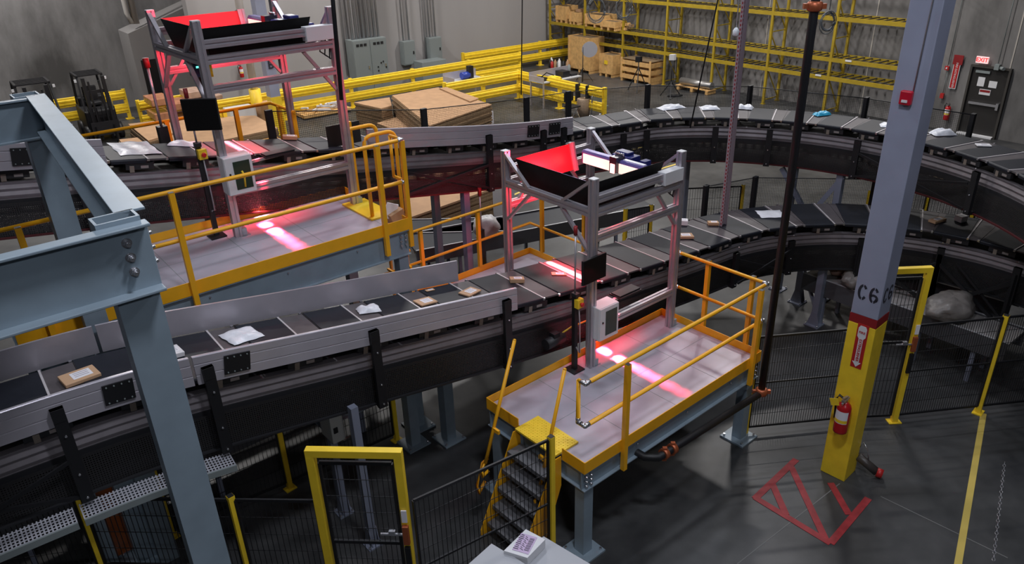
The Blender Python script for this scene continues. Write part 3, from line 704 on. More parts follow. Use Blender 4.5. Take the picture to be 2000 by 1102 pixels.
for nn_, xx_ in ((-fC.D, -fC.N), (-fC.N, fC.D)):
    mb = MB(); stencil(mb, cc+nn_*(W6/2+.0025)+UP*2.62, xx_, UP, nn_, .195); mb.build('stencil_letters', INK, t)
# which face looks at the camera: -D (left) and -N (front)
LF = -fC.D   # outward normal of the broad visible face
lfx = -fC.N
def on_plane(px, py, p, n):
    d = ray(px, py); c = V((0, 0, H)); return c+d*((p-c).dot(n)/d.dot(n))
qs = on_plane(1679, 677, cc+LF*(W6/2+.006), LF); qs = V((qs.x, qs.y, qs.z-1.86))
sg = thing('fire_sign', 'red and white FIRE EXTINGUISHER arrow sign on the yellow column base', 'sign', qs+UP*1.55)
MB().box(qs+UP*1.86-lfx*.0, (.13, .006, .58), 0, lfx, LF).build('plate', REDP, sg)
mb = MB(); c = qs+UP*1.86+LF*.004
ar = [(-.03, .27), (.03, .27), (.048, .24), (.048, .13), (.026, .10), (.026, -.21), (.05, -.21), (0, -.275), (-.05, -.21), (-.026, -.21), (-.026, .10), (-.048, .13), (-.048, .24)]
mb.prism([c+lfx*x+UP*y for x, y in ar], LF*.003); mb.build('arrow', WHITE, sg)
text_mesh('FIRE', .040, c+UP*.185+LF*.005, lfx, UP, REDP, 'lettering', sg, .002, True)
text_mesh('EXTINGUISHER', .044, c-UP*.05+LF*.005, -UP, lfx, REDP, 'lettering', sg, .002, True)
qe = on_plane(1640, 843, cc+LF*(W6/2+.10), LF)
extinguisher(qe, .54, 'red extinguisher with yellow tag hung on the yellow column base', LF, True)
# small black extinguisher-like lamp on the floor behind
a = P(1672, 905, .12); b = P(1712, 922, .08)
t = thing('hose_nozzle', 'dark cylinder with a red cap lying at the foot of the yellow column', 'cylinder', V((a.x, a.y, 0)))
MB().cyl(a+UP*.12, b+UP*.0, .055).build('barrel', mat('dark_brown_metal', (.06, .05, .045), .4), t); MB().cyl(b, b+(b-a).normalized()*.07, .06).build('cap', REDP, t)
MB().tube([a+UP*.25, a+UP*.36+(b-a)*.15, a+UP*.26+(b-a)*.4, a+(b-a)*.55+UP*.1], .008).build('handle_wire', CHROME, t)
# fire pull station on the column
q = on_plane(1770, 191, cc+LF*(W6/2+.03), LF); zf = q.z; q = V((q.x, q.y, 0))+lfx*.06
t = thing('alarm_pull', 'red pull station high on the grey square column', 'alarm', q+UP*(zf-.08)-lfx*.06)
MB().box(q+UP*zf-lfx*.06, (.115, .06, .14), 0, lfx, LF).build('housing', mat('alarm_red', (.5, .01, .03), .3), t, .012)
MB().box(q+UP*(zf-.03)-lfx*.06+LF*.034, (.055, .015, .025), 0, lfx, LF).build('lever', WHITE, t)
mb = MB(); mb.cyl(q+UP*(zf+.06)-LF*.015-lfx*.01, q+UP*(zf+3.4)-LF*.015+lfx*.03, .008); tag(mb.build('conduit', MATS['conduit_grey']), 'thin conduit running up the square column from the red station', 'conduit')

# ================================================================== SORTER CONVEYORS
class Path:
    def __init__(s, x0, y0, h, s0, R, w, knots): s.o = V((x0, y0, 0)); s.h = math.radians(h); s.s0 = s0; s.R = R; s.w = w; s.k = knots
    def z(s, t):
        K = s.k
        if t <= K[0][0]: return K[0][1]+(K[1][1]-K[0][1])/(K[1][0]-K[0][0])*(t-K[0][0])
        if t >= K[-1][0]: return K[-1][1]
        i = max(j for j in range(len(K)-1) if K[j][0] <= t)
        def m(j):
            a = max(j-1, 0); b = min(j+1, len(K)-1); return (K[b][1]-K[a][1])/(K[b][0]-K[a][0])
        x0, y0 = K[i]; x1, y1 = K[i+1]; h = x1-x0; u = (t-x0)/h
        return (2*u**3-3*u**2+1)*y0+(u**3-2*u**2+u)*h*m(i)+(-2*u**3+3*u**2)*y1+(u**3-u**2)*h*m(i+1)
    def at(s, t):
        if t <= s.s0: h = s.h; q = s.o+V((math.sin(h), math.cos(h), 0))*t
        else:
            c0 = s.o+V((math.sin(s.h), math.cos(s.h), 0))*s.s0; c = c0+V((math.cos(s.h), -math.sin(s.h), 0))*s.R
            h = s.h+(t-s.s0)/s.R; q = c-V((math.cos(h), -math.sin(h), 0))*s.R
        return q+UP*s.z(t), h
    def pt(s, t, v, dz=0.0):
        q, h = s.at(t); return q+V((-math.cos(h), math.sin(h), 0))*v+UP*dz
    def sweep(s, mb, prof, a, b, step=.25, m=0):
        n = max(1, int(round((b-a)/step))); k = len(prof); base = len(mb.v)
        for i in range(n+1):
            t = a+(b-a)*i/n; mb.v += [s.pt(t, v, z) for v, z in prof]
        for i in range(n):
            for j in range(k):
                l = (j+1) % k; mb.f.append([base+i*k+j, base+i*k+l, base+(i+1)*k+l, base+(i+1)*k+j]); mb.m.append(m); mb.sm.append(False)
        mb.f.append([base+j for j in range(k)][::-1]); mb.m.append(m); mb.sm.append(False); mb.f.append([base+n*k+j for j in range(k)]); mb.m.append(m); mb.sm.append(False)
        return mb
    def ribbon(s, mb, v0, z0, v1, z1, a, b, step=.25, m=0):
        n = max(1, int(round((b-a)/step))); wd = math.hypot(v1-v0, z1-z0)
        for i in range(n):
            t0 = a+(b-a)*i/n; t1 = a+(b-a)*(i+1)/n
            mb.quad(s.pt(t0, v0, z0), s.pt(t1, v0, z0), s.pt(t1, v1, z1), s.pt(t0, v1, z1), m, [(t0, 0), (t1, 0), (t1, wd), (t0, wd)])
        return mb
    def find(s, px, py):
        best = None
        t = -9.0
        while t < s.s0+9:
            for v in (-.4, -.3, -.2, -.1, 0, .1, .2, .3, .4):
                x, y = proj(s.pt(t, v*s.w)); d = (x-px)**2+(y-py)**2
                if best is None or d < best[0]: best = (d, t, v*s.w)
            t += .05
        return best[1], best[2]
C1 = Path(.36, 9.0, 52.5, 3.48, 3.27, .975, [(-12, 2.98), (-6, 2.94), (-5.2, 2.92), (-4.6, 2.86), (-2.9, 2.605), (-.8, 2.31), (0, 2.22), (1.5, 2.095), (3, 1.995), (4.5, 1.94), (6, 1.927), (14, 1.925)])
C2 = Path(-4.25, 9.28, 53.4, 6.03, 4.24, .836, [(-12, 5.70), (-4.5, 4.68), (-.8, 4.18), (1.5, 3.84), (3, 3.62), (4.6, 3.38), (6.15, 3.22), (7.5, 3.20), (8.4, 3.24), (10.5, 3.23), (18, 3.2)])

def build_conveyor(C, a, b, lab, walls, legs, brackets, nm):
    hw = C.w/2; q, h = C.at(0); t = thing('sorter_conveyor', lab, 'conveyor', V((q.x, q.y, 0)))
    # ribbed aluminium running rails
    for s in (-1, 1):
        prof = []
        zs = [-.17, -.175, -.20, -.205, -.245, -.25, -.275, -.28, -.32, -.325, -.36, -.37]
        for i, z in enumerate(zs): prof.append((s*(hw-.03+(.012 if (i//2) % 2 == 0 else 0)), z))
        prof += [(s*(hw-.10), -.37), (s*(hw-.10), -.17)]
        if s < 0: prof = prof[::-1]
        C.sweep(MB(), prof, a, b).build('running_rail', RAILM, t)
        C.sweep(MB(), [(s*(hw-.12), -.37), (s*(hw-.02), -.37), (s*(hw-.02), -.46), (s*(hw-.12), -.46)], a, b).build('lower_beam', DARK, t)
        mb = MB(); C.ribbon(mb, s*(hw+.02), -.40, s*(hw+.02), -.78, a, b); mb.build('side_mesh', TRAYM, t)
        C.sweep(MB(), [(s*(hw+.0), -.78), (s*(hw+.05), -.78), (s*(hw+.05), -.80), (s*(hw+.0), -.80)], a, b).build('tray_edge', mat('oxblood_edge', (.07, .008, .010), .5) if nm == 2 and s < 0 else DARK, t)
    C.sweep(MB(), [(-hw+.1, -.22), (hw-.1, -.22), (hw-.1, -.25), (-hw+.1, -.25)], a, b).build('inner_pan', BLACK, t)
    C.sweep(MB(), [(-hw, -.785), (hw, -.785), (hw, -.80), (-hw, -.80)], a, b).build('bottom_tray', DARK, t)
    for (s, w0, w1) in walls:
        v0 = s*(hw+.05); v1 = s*(hw+.075)
        prof = [(v0, .0), (v1, .0), (v1+s*.008, .0), (v1+s*.008, .09), (v1, .095), (v1, .10), (v1+s*.008, .105), (v1+s*.008, .20), (v1, .205), (v1, .21), (v1+s*.008, .215), (v1+s*.008, .285), (v1, .29), (v0, .29)]
        if s < 0: prof = prof[::-1]
        prof = [(v, z-.02) for v, z in prof]
        C.sweep(MB(), prof, w0, w1).build('side_wall', ALUP, t)
    for (s, tt, o) in brackets:
        p0 = C.pt(tt, s*(hw+.11), -.80); p1 = C.pt(tt, s*(hw+.11), o)
        _, hh = C.at(tt); D = V((math.sin(hh), math.cos(hh), 0)); N = V((-math.cos(hh), math.sin(hh), 0))
        mb = MB(); mb.beam(p0, p1, .10, .05, 0, N); mb.box(p1-UP*.06, (.10, .06, .12), 0, D, N); mb.beam(p0+UP*.02, C.pt(tt, 0, -.78), .08, .05)
        bk = mb.build('bracket', BLACK, t)
        mb = MB()
        for z in (-.1, -.5, -.75): mb.cyl(C.pt(tt, s*(hw+.135), z), C.pt(tt, s*(hw+.15), z), .010, 0, 8)
        mb.build('bolt', CHROME, bk)
    for (s, tt) in [(s, x) for s, lst in WPL[nm].items() for x in lst]:
        _, hh = C.at(tt); D = V((math.sin(hh), math.cos(hh), 0)); N = V((-math.cos(hh), math.sin(hh), 0)); Dz = (C.pt(tt+.1, 0)-C.pt(tt-.1, 0)).normalized(); Z2 = (UP-Dz*UP.dot(Dz)).normalized()
        c = C.pt(tt, s*(hw+.095), .125)
        mb = MB(); mb.box(c, (.24, .014, .19), 0, Dz, N, Z2); 
        for i in range(4):
            for k in (-1, 1): mb.cyl(c+N*s*.005+Dz*(i-1.5)*.06+Z2*k*.075, c+N*s*.016+Dz*(i-1.5)*.06+Z2*k*.075, .007, 1, 6)
        mb.build('splice_plate', [BLACK, GREYP], t)
    for (px, py, zb, ln) in legs: pass
    return t
WPL = {1: {-1: [-5.15, -4.15, -6.4]}, 2: {-1: [-1.55, 5.45, 5.9, -3]}}
near_br1 = [(-1, s, .16) for s in (-5.62, -4.42, -2.75, -1.0)]+[(1, s, -.1) for s in (-5, -3.4, -1.8)]+[(-1, s, -.2) for s in (3.5, 4.9, 6.3, 7.7, 9.0)]+[(1, s, -.2) for s in (5.2, 6.6, 8)]
T1 = build_conveyor(C1, -8.5, 11, 'lower black belt sorter conveyor curving from left front to the right', [(-1, -8.5, -4.55), (-1, -4.52, -.82), (1, -8.5, -5.1), (1, -5.07, -.92)], [], near_br1, 1)
near_br2 = [(-1, s, .12) for s in (4.55, 5.65, 6.1)]+[(-1, s, -.15) for s in (7.5, 8.0, 9.4, 10.45, 12.1, 14.4)]+[(1, s, -.15) for s in (8, 11, 13.5)]+[(-1, s, .12) for s in (-1.1,)]
T2 = build_conveyor(C2, -6, 18, 'upper black belt sorter conveyor curving behind the lower one', [(-1, -6, -.78), (-1, 2.5, 6.35), (1, -6, -.9)], [], near_br2, 2)
def xbrace(C, T, s, a, b, dv=.13, z0=-.75, z1=-.35):
    v = s*(C.w/2+dv); mb = MB(); mb.beam(C.pt(a, v, z0), C.pt(b, v, z1), .02, .035); mb.beam(C.pt(a, v+.02, z1), C.pt(b, v+.02, z0), .02, .035); mb.build('cross_brace', BLACK, T)
xbrace(C2, T2, -1, 2.9, 4.55); xbrace(C2, T2, -1, 12.1, 14.3); xbrace(C1, T1, -1, -6.9, -5.65); xbrace(C1, T1, -1, 8.0, 9.0, .13, -1.1, -.4); xbrace(C1, T1, -1, 3.6, 4.9)
# hanging truss frames below the curve of the lower conveyor
for (a, b) in ((6.3, 7.7), (7.7, 9.0)):
    mb = MB(); v = -(C1.w/2+.12)
    for q in (a, b): mb.beam(C1.pt(q, v, -.3), C1.pt(q, v, -1.25), .07, .07, 0, V((1, 0, 0)))
    mb.beam(C1.pt(a, v, -.45), C1.pt(b, v, -1.2), .04, .05); mb.beam(C1.pt(a, v, -1.2), C1.pt(b, v, -.45), .04, .05); mb.beam(C1.pt(a, v, -1.25), C1.pt(b, v, -1.25), .05, .05); mb.build('truss', BLACK, T1)

# carriages -------------------------------------------------------------
def carriage_proto(C, pitch, belt, R, nm, lab, grp):
    hw = C.w/2; t = thing('belt_carriage', lab, 'conveyor carriage', (0, 0, -50), grp); O = V((0, 0, -50))
    X = V((1, 0, 0)); Y = V((0, 1, 0))
    # belt: wraps over rounded long edges
    pts = []
    for s in (-1, 1):
        for i in range(5):
            a = math.pi/2*(i/4); pts.append((s*(hw-.03+.03*math.sin(a)) if s > 0 else 0, 0))
    prof = [(-hw, -.05), (-hw, -.018), (-hw+.008, -.006), (-hw+.02, 0), (hw-.02, 0), (hw-.008, -.006), (hw, -.018), (hw, -.05)]
    i0 = pitch/2*(1 if R is None else (R-hw)/R); o0 = pitch/2*(1 if R is None else (R+hw)/R)
    bx = -i0+.006; bl_ = min(belt, 2*i0-.14)
    MB().prism([O+V((bx, y, z)) for y, z in prof], X*bl_, 0).build('belt', BELT, t)
    i0 = pitch/2*(1 if R is None else (R-hw)/R); o0 = pitch/2*(1 if R is None else (R+hw)/R)
    mb = MB(); e = .0015
    mb.hexa([O+V(p) for p in ((-i0+e, -hw+.02, -.03), (i0-e, -hw+.02, -.03), (o0-e, hw-.02, -.03), (-o0+e, hw-.02, -.03), (-i0+e, -hw+.02, -.009), (i0-e, -hw+.02, -.009), (o0-e, hw-.02, -.009), (-o0+e, hw-.02, -.009))]); mb.build('cover_plate', COVER, t)
    ex_ = bx+bl_+.004; eo_ = ex_+(0 if R is None else .03)
    mb = MB(); mb.hexa([O+V(p) for p in ((ex_, -hw+.0, -.012), (ex_+.019, -hw+.0, -.012), (eo_+.019, hw, -.012), (eo_, hw, -.012), (ex_, -hw+.0, .003), (ex_+.019, -hw, .003), (eo_+.019, hw, .003), (eo_, hw, .003))]); mb.build('edge_strip', mat('pale_edge_strip', (.58, .54, .55), .45, .2), t)
    for s in (-1, 1):
        for x in (ex_+.012, (i0 if s < 0 else o0)-.015): MB().box(O+V((x, s*(hw+.0), -.014)), (.028, .026, .03), 0).build('end_clip', CHROME, t)
    mb = MB()
    for s in (-1, 1):
        mb.box(O+V((0, s*(hw-.04), -.09)), (belt*.8, .05, .08), 0); mb.box(O+V((.05, s*(hw-.012), -.10)), (.085, .006, .032), 1); mb.box(O+V((-.09, s*(hw-.014), -.12)), (.05, .008, .08), 2)
    mb.box(O+V((0, 0, -.1)), (belt*.6, C.w*.8, .08), 0)
    mb.build('drive_module', [DARK, mat('module_label', (.28, .24, .23), .6), mat('module_tab', (.22, .18, .15), .6)], t)
    return t
def lay_carriages(C, pitch, phase, a, b, belt, nm, where):
    grp = 'belt carriages of the '+where; lab = 'black belt carriage with a grey-brown cover plate riding on the '+where
    ps = carriage_proto(C, pitch, belt, None, nm, lab, grp); pc_ = carriage_proto(C, pitch, belt, C.R, nm, lab, grp)
    first = {0: True, 1: True}; k = math.ceil((a-phase)/pitch)
    while True:
        s = phase+(k+.5)*pitch; k += 1
        if s > b: break
        q, h = C.at(s); curve = 1 if s > C.s0 else 0; sl = math.atan((C.z(s+.1)-C.z(s-.1))/.2)
        R = Matrix.Rotation(math.pi/2-h, 4, 'Z') @ Matrix.Rotation(-sl, 4, 'Y')
        src = pc_ if curve else ps
        if first[curve]: src.location = q; src.rotation_euler = R.to_euler(); first[curve] = False
        else: dup(src, q, R.to_euler())
lay_carriages(C1, .755, -.06, -8.3, 10.6, .46, 1, 'lower sorter conveyor')
lay_carriages(C2, .632, 1.157, -5.8, 17.6, .385, 2, 'upper sorter conveyor')

# parcels ---------------------------------------------------------------
def parcel(C, px, py, L, W_, T, rot, kind, lab, dz=0.0):
    s, v = C.find(px, py); q, h = C.at(s); c = C.pt(s, v, .004+dz); sl = (C.z(s+.1)-C.z(s-.1))/.2
    D = (V((math.sin(h), math.cos(h), sl))).normalized(); N = V((-math.cos(h), math.sin(h), 0)); Z = D.cross(N)
    if Z.z < 0: Z = -Z
    a = math.radians(rot); X = D*math.cos(a)+N*math.sin(a); Y = Z.cross(X)
    if kind in ('poly', 'blue'):
        mb = MB(); n, m_ = 14, 10; vs = []
        for i in range(n+1):
            for j in range(m_+1):
                u = i/n*2-1; w_ = j/m_*2-1; e = (1-abs(u)**4)*(1-abs(w_)**4); z = T*(e**.5)*(.8+.25*math.sin(5*u+2*w_+L*40)+.15*math.sin(9*w_+3*u))
                jx = .03*math.sin(7*w_+L*31); jy = .04*math.sin(6*u+L*17)
                vs.append(c+X*(u*L/2*(1+jx))+Y*(w_*W_/2*(1+jy))+Z*max(z, .003))
        fs = [(i*(m_+1)+j, (i+1)*(m_+1)+j, (i+1)*(m_+1)+j+1, i*(m_+1)+j+1) for i in range(n) for j in range(m_)]
        b = len(vs); vs += [p-Z*0 for p in (c-X*L/2*.97-Y*W_/2*.97, c+X*L/2*.97-Y*W_/2*.97, c+X*L/2*.97+Y*W_/2*.97, c-X*L/2*.97+Y*W_/2*.97)]; fs.append((b+3, b+2, b+1, b))
        mb.add(vs, fs, 0, True); o = mb.build('poly_mailer', POLY if kind == 'poly' else mat('blue_poly', (.05, .42, .65), .3))
        tag(o, lab, 'parcel')
        return
    m = {'card': mat('parcel_cardboard', (.50, .31, .18), .75), 'white': mat('white_carton', (.74, .72, .74), .6), 'env': mat('kraft_envelope', (.55, .34, .20), .7)}[kind]
    t = thing('parcel', lab, 'parcel', c)
    MB().box(c+Z*T/2, (L, W_, T), 0, X, Y, Z).build('box', m, t, min(.006, T*.2))
    mb = MB(); mb.box(c+Z*(T+.001)+X*L*.06, (L*.55, W_*.6, .002), 0, X, Y, Z)
    for i in range(3): mb.box(c+Z*(T+.002)+X*L*.06+Y*W_*(.18-.15*i), (L*.4, W_*.04, .002), 1, X, Y, Z)
    mb.build('address_label', [PAPER, mat('grey_print', (.35, .33, .38), .6)], t)
parcel(C1, 160, 742, .30, .22, .035, 8, 'env', 'tan envelope with white label at the far left of the lower belt')
parcel(C1, 338, 688, .16, .20, .05, 5, 'white', 'small white parcel half hidden by the steel column on the lower belt')
parcel(C1, 474, 655, .36, .30, .05, 12, 'poly', 'large white poly bag on the lower belt between the silver walls')
parcel(C1, 722, 607, .26, .16, .06, -10, 'poly', 'crumpled small white bag on the lower belt, second from left wall end')
parcel(C1, 828, 591, .24, .18, .02, 5, 'env', 'flat tan mailer with white label, nearer of two inside the lower wall')
parcel(C1, 918, 570, .27, .17, .02, 20, 'env', 'flat tan mailer with white label, nearer the wall end')
parcel(C1, 838, 556, .12, .05, .01, 0, 'env', 'tiny tan packet against the far silver wall')
parcel(C1, 1011, 548, .19, .11, .055, -30, 'card', 'small brown box just past the silver wall end')
parcel(C1, 1090, 536, .20, .10, .01, -35, 'env', 'flat label-topped mailer beside the red scan line')
parcel(C1, 1336, 441, .13, .12, .08, 40, 'white', 'small white cube parcel behind the tunnel post')
parcel(C1, 1336, 465, .26, .17, .04, -35, 'card', 'brown parcel with white top just beyond the tunnel post')
parcel(C1, 1391, 442, .17, .11, .05, -35, 'card', 'small brown parcel right of the white cube on the lower curve')
parcel(C1, 1508, 420, .42, .34, .015, -12, 'poly', 'large flat white envelope on the lower curve')
parcel(C1, 1829, 432, .28, .13, .04, 60, 'card', 'flat brown parcel right of the square column on the lower curve')
parcel(C1, 1876, 432, .14, .13, .10, 60, 'white', 'small white carton at the right end of the lower curve')
parcel(C2, 262, 291, .46, .74, .03, 0, 'poly', 'very large white poly parcel at the left end of the upper belt')
parcel(C2, 358, 280, .36, .22, .05, -25, 'poly', 'white poly mailer on the upper belt left of the monitor')
parcel(C2, 567, 273, .20, .14, .05, -20, 'card', 'small brown box on the upper belt right of the far tunnel scanner')
parcel(C2, 1310, 211, .50, .26, .06, 20, 'poly', 'long white poly mailer at the crown of the upper curve')
parcel(C2, 1386, 211, .34, .26, .05, 10, 'poly', 'white poly mailer beside the thin black hanging cable')
parcel(C2, 1456, 212, .28, .20, .07, -10, 'poly', 'white poly mailer right of the perforated post')
parcel(C2, 1603, 224, .30, .16, .06, 50, 'blue', 'bright blue poly parcel on the upper curve')
parcel(C2, 1735, 247, .22, .22, .05, 30, 'poly', 'white parcel half hidden left behind the square column')
parcel(C2, 1838, 262, .36, .24, .08, 60, 'poly', 'puffy white poly mailer right of the square column')
parcel(C2, 1921, 286, .20, .13, .015, 55, 'white', 'small flat cream parcel near the right edge of the upper belt')

# conveyor legs ---------------------------------------------------------
LEGM = mat('leg_blue_grey', (.22, .24, .31), .45, .1)
def leg_post(p, z1, w_, lab, grp=None, foot='plate', name='support_leg', m=None, yaw=50):
    fr = frame(yaw); b = V((p[0], p[1], 0)); t = thing(name, lab, 'support leg', b, grp); m = m or LEGM
    MB().box(b+UP*(z1/2+.01), (w_, w_, z1-.02), 0, fr.D, fr.N).build('post', m, t)
    pl = MB().box(b+UP*.01, (w_*2.3, w_*2.3, .02), 0, fr.D, fr.N).build('base_plate', m, t)
    mb = MB()
    for s in (-1, 1):
        for u in (-1, 1): mb.cyl(b+fr.D*s*w_*.95+fr.N*u*w_*.95+UP*.02, b+fr.D*s*w_*.95+fr.N*u*w_*.95+UP*.05, .014, 0, 8)
    mb.build('anchor_bolt', CHROME, pl)
    if foot == 'gusset':
        mb = MB()
        for s in (-1, 1): mb.prism([b+fr.D*s*w_*.55-fr.N*w_*1.0+UP*.02, b+fr.D*s*w_*.55+fr.N*w_*1.0+UP*.02, b+fr.D*s*w_*.55+fr.N*w_*.45+UP*.26, b+fr.D*s*w_*.55-fr.N*w_*.45+UP*.26], fr.D*.01)
        mb.build('gusset', m, t)
    return t
for (px, py, lab, gs) in ((672, 1000, 'slim blue-grey conveyor leg seen through the gate, left of two', 1), (728, 1062, 'slim blue-grey conveyor leg seen through the gate, right of two', 1)):
    p = P(px, py, 0); leg_post(p, 1.95, .085, lab, foot='gusset')
for (px, py, lab) in ((808, 866, 'thick grey leg under the lower conveyor, left of the pair'), (877, 856, 'thick grey leg with bolted bracket under the lower conveyor, right of the pair')):
    p = P(px, py, 0); t = leg_post(p, 1.18, .15, lab, m=STEEL)
p = P(877, 856, 0); fr = frame(50)
mb = MB(); a = V((p.x, p.y, 1.42)); mb.ibeam(a-fr.D*.35, a+fr.D*3.0, .25, .12, .012); tag(mb.build('support_beam', STEEL), 'blue-grey I-beam resting on the thick leg beneath the lower conveyor', 'beam')
for (px, py, lab) in ((1557, 590, 'grey conveyor leg with gusset foot beyond the fence, farther one'), (1590, 634, 'grey conveyor leg with gusset foot beyond the fence, nearer one')):
    p = P(px, py, 0); leg_post(p, 1.12, .11, lab, foot='gusset')
a = P(1557, 590, 0); b = P(1590, 634, 0); mb = MB(); mb.beam(a+UP*.75, b+UP*.25, .05, .05); tag(mb.build('leg_brace', LEGM), 'diagonal brace between the two gusset-footed legs', 'brace')
# tall legs of the upper conveyor
PURL = mat('leg_lilac', (.23, .20, .31), .45, .1)
def tall_leg(s, side, lab, m=LEGM, w_=.11, brace=None):
    q = C2.pt(s, side*(C2.w/2-.05), 0); z1 = C2.z(s)-.8; t = leg_post((q.x, q.y), z1, w_, lab, m=m)
    if brace:
        e = C2.pt(s+brace, side*(C2.w/2-.05), 0); MB().beam(V((q.x, q.y, .9)), V((e.x, e.y, z1-.05)), .08, .08).build('diagonal', m, t)
def s_for(side, px):
    lo, hi = -6, 17
    for _ in range(40):
        m = (lo+hi)/2
        if proj(C2.pt(m, side*(C2.w/2-.05), -.9))[0] < px: lo = m
        else: hi = m
    return lo
tall_leg(s_for(1, 848), 1, 'blue-grey tall leg of the upper conveyor, left one behind the orange rails', brace=None)
tall_leg(s_for(-1, 908), -1, 'lilac tall leg of the upper conveyor, right one behind the orange rails', PURL)
tall_leg(s_for(1, 1342), 1, 'tall leg of the upper conveyor right behind the near tunnel')
tall_leg(s_for(-1, 1551), -1, 'tall leg beside the black riser pipe under the upper curve', brace=.9)
tall_leg(s_for(-1, 1642), -1, 'tall leg with diagonal brace left of the square column', brace=-1.1)

# ================================================================== PLATFORMS
def platform(fr, s0, s1, n0, n1, zd, lab, posts, toes, legs, beam_h=.25, steps=None):
    o = fr(s0, n0, 0); t = thing('work_platform', lab, 'platform', o)
    D, N = fr.D, fr.N; z = zd
    dk = MB().box(fr((s0+s1)/2, (n0+n1)/2, z-.012), (s1-s0-.03, n1-n0-.03, .024), 0, D, N).build('deck', DECK, t)
    mb = MB(); k = 1
    while s0+k*.82 < s1-.2: mb.box(fr(s0+k*.82, (n0+n1)/2, z+.0006), (.006, n1-n0-.06, .001), 0, D, N); k += 1
    mb.box(fr((s0+s1)/2, (n0+n1)/2, z+.0006), (s1-s0-.06, .005, .001), 0, D, N); mb.build('deck_seams', GREYP, dk)
    for (a, b, c, d) in toes:
        MB().beam(fr(a, b, z+.025), fr(c, d, z+.025), .010, .155).build('toe_board', ORANGE, t, .002)
    for (a, b, c, d) in ((s0, n0+.05, s1, n0+.05), (s0, n1-.05, s1, n1-.05), (s0+.05, n0+.1, s0+.05, n1-.1), (s1-.05, n0+.1, s1-.05, n1-.1)):
        MB().ibeam(fr(a, b, z-.055), fr(c, d, z-.055), beam_h, .10, .012).build('edge_beam', STEEL, t)
    for (a, b) in legs:
        w_ = .14; h = z-.055-beam_h; q = fr(a, b, 0)
        lg = MB().box(q+UP*(h/2+.01), (w_, w_, h-.02), 0, D, N).build('leg', STEEL, t)
        mb = MB(); mb.box(q+UP*.012, (.36, .36, .024), 0, D, N); mb.build('base_plate', STEEL, lg)
        mb = MB()
        for u in (-1, 1):
            for v in (-1, 1): mb.cyl(q+D*u*.14+N*v*.14+UP*.02, q+D*u*.14+N*v*.14+UP*.055, .014, 0, 8)
        mb.build('anchor_bolt', CHROME, lg)
    for (a, b, dx, zt, zb) in posts:     # flat-sided guard posts
        mb = MB(); mb.box(fr(a, b, (zt+zb)/2), (.055, .055, zt-zb), 0, D, N); mb.box(fr(a, b, zt+.002), (.05, .05, .004), 1, D, N)
        mb.build('guard_post', [ORANGE, BLACK], t)
    # bolts along the beam web
    mb = MB()
    for a in (s0+.05, s0+.12, s1-.12, s1-.05):
        for zz in (-.13, -.19, -.25): mb.cyl(fr(a, n0+.04, z+zz), fr(a, n0-.0, z+zz), .014, 0, 6)
    k = 1
    while s0+k*.9 < s1: mb.cyl(fr(s0+k*.9, n0+.045, z-.15), fr(s0+k*.9, n0+.025, z-.15), .01, 0, 6); k += 1
    mb.build('beam_bolt', CHROME, t)
    return t
def rail(t, name, pts, r=.021, fit=True, m=None):
    mb = MB(); mb.tube(pts, r, 0, 10); o = mb.build(name, m or ORANGE, t)
    if fit and len(pts) > 2:
        for i in range(1, len(pts)-1):
            mb = MB(); p = V(pts[i])
            for q in (pts[i-1], pts[i+1]):
                d = (V(q)-p).normalized(); mb.cyl(p, p+d*.06, r*1.28, 0, 10)
            mb.lathe(p-UP*r, [(r*.9, 0), (r*1.28, r*.5), (r*1.28, r*1.5), (r*.9, r*2)], 0, 10)
            mb.build('elbow_fitting', CHROME, o)
    return o
f50 = frame(50)
ZD = 1.28
S0, S1, N0, N1 = 4.575, 7.86, 4.36, 6.0
P1 = platform(f50, S0, S1, N0, N1, ZD, 'near raised work platform with orange railing in the centre foreground',
    [(5.17, N0-.03, 0, 2.36, .98), (7.62, N0-.03, 0, 2.36, .98), (S1+.03, 4.62, 0, 2.36, .98), (S1+.03, 5.30, 0, 2.36, .98)],
    [(S0, N0, S1, N0), (S1, N0, S1, N1), (S1, N1, S0, N1), (S0, N1, S0, 5.42), (S0, 4.70, S0, N0)],
    [(S0+.1, N0+.1), (S1-.12, N0+.1), (S0+.1, N1-.1), (S1-.12, N1-.1)])
NR = N0+.03
rail(P1, 'top_rail', [f50(4.50+.1, NR+.10, ZD+1.07), f50(4.50+.1, NR, ZD+1.07), f50(S1-.02, NR, ZD+1.07), f50(S1-.02, 5.78, ZD+1.07), f50(S1-.02, 5.78, ZD+.55), f50(S1-.02, NR, ZD+.55), f50(4.60, NR, ZD+.55), f50(4.60, NR+.10, ZD+.55), f50(4.60, NR+.10, ZD+1.07)])
# stairs of the near platform
ys = (4.72, 5.40); st = P1
mb = MB(); mb.box(f50(S0+.10, 5.06, ZD+.012), (.36, .66, .022), 0, f50.D, f50.N); 
for i in range(10):
    for j in range(18): mb.box(f50(S0-.06+.034*i, 4.76+.035*j, ZD+.025), (.016, .006, .004), 0, (f50.D+f50.N*(1 if (i+j) % 2 else -1)).normalized(), (f50.N-f50.D*(1 if (i+j) % 2 else -1)).normalized())
mb.build('landing_plate', YEL, P1)
NS = 5; run = .085; rise = ZD/(NS+1)
for i in range(NS):
    z = ZD-rise*(i+1); s = S0-.10-run*(i+.2)
    mb = MB(); mb.box(f50(s, 5.06, z-.012), (.21, .62, .024), 0, f50.D, f50.N); mb.box(f50(s-.10, 5.06, z-.03), (.012, .62, .05), 0, f50.D, f50.N); mb.build('tread', mat('tread_grey', (.13, .13, .14), .5, .2), P1)
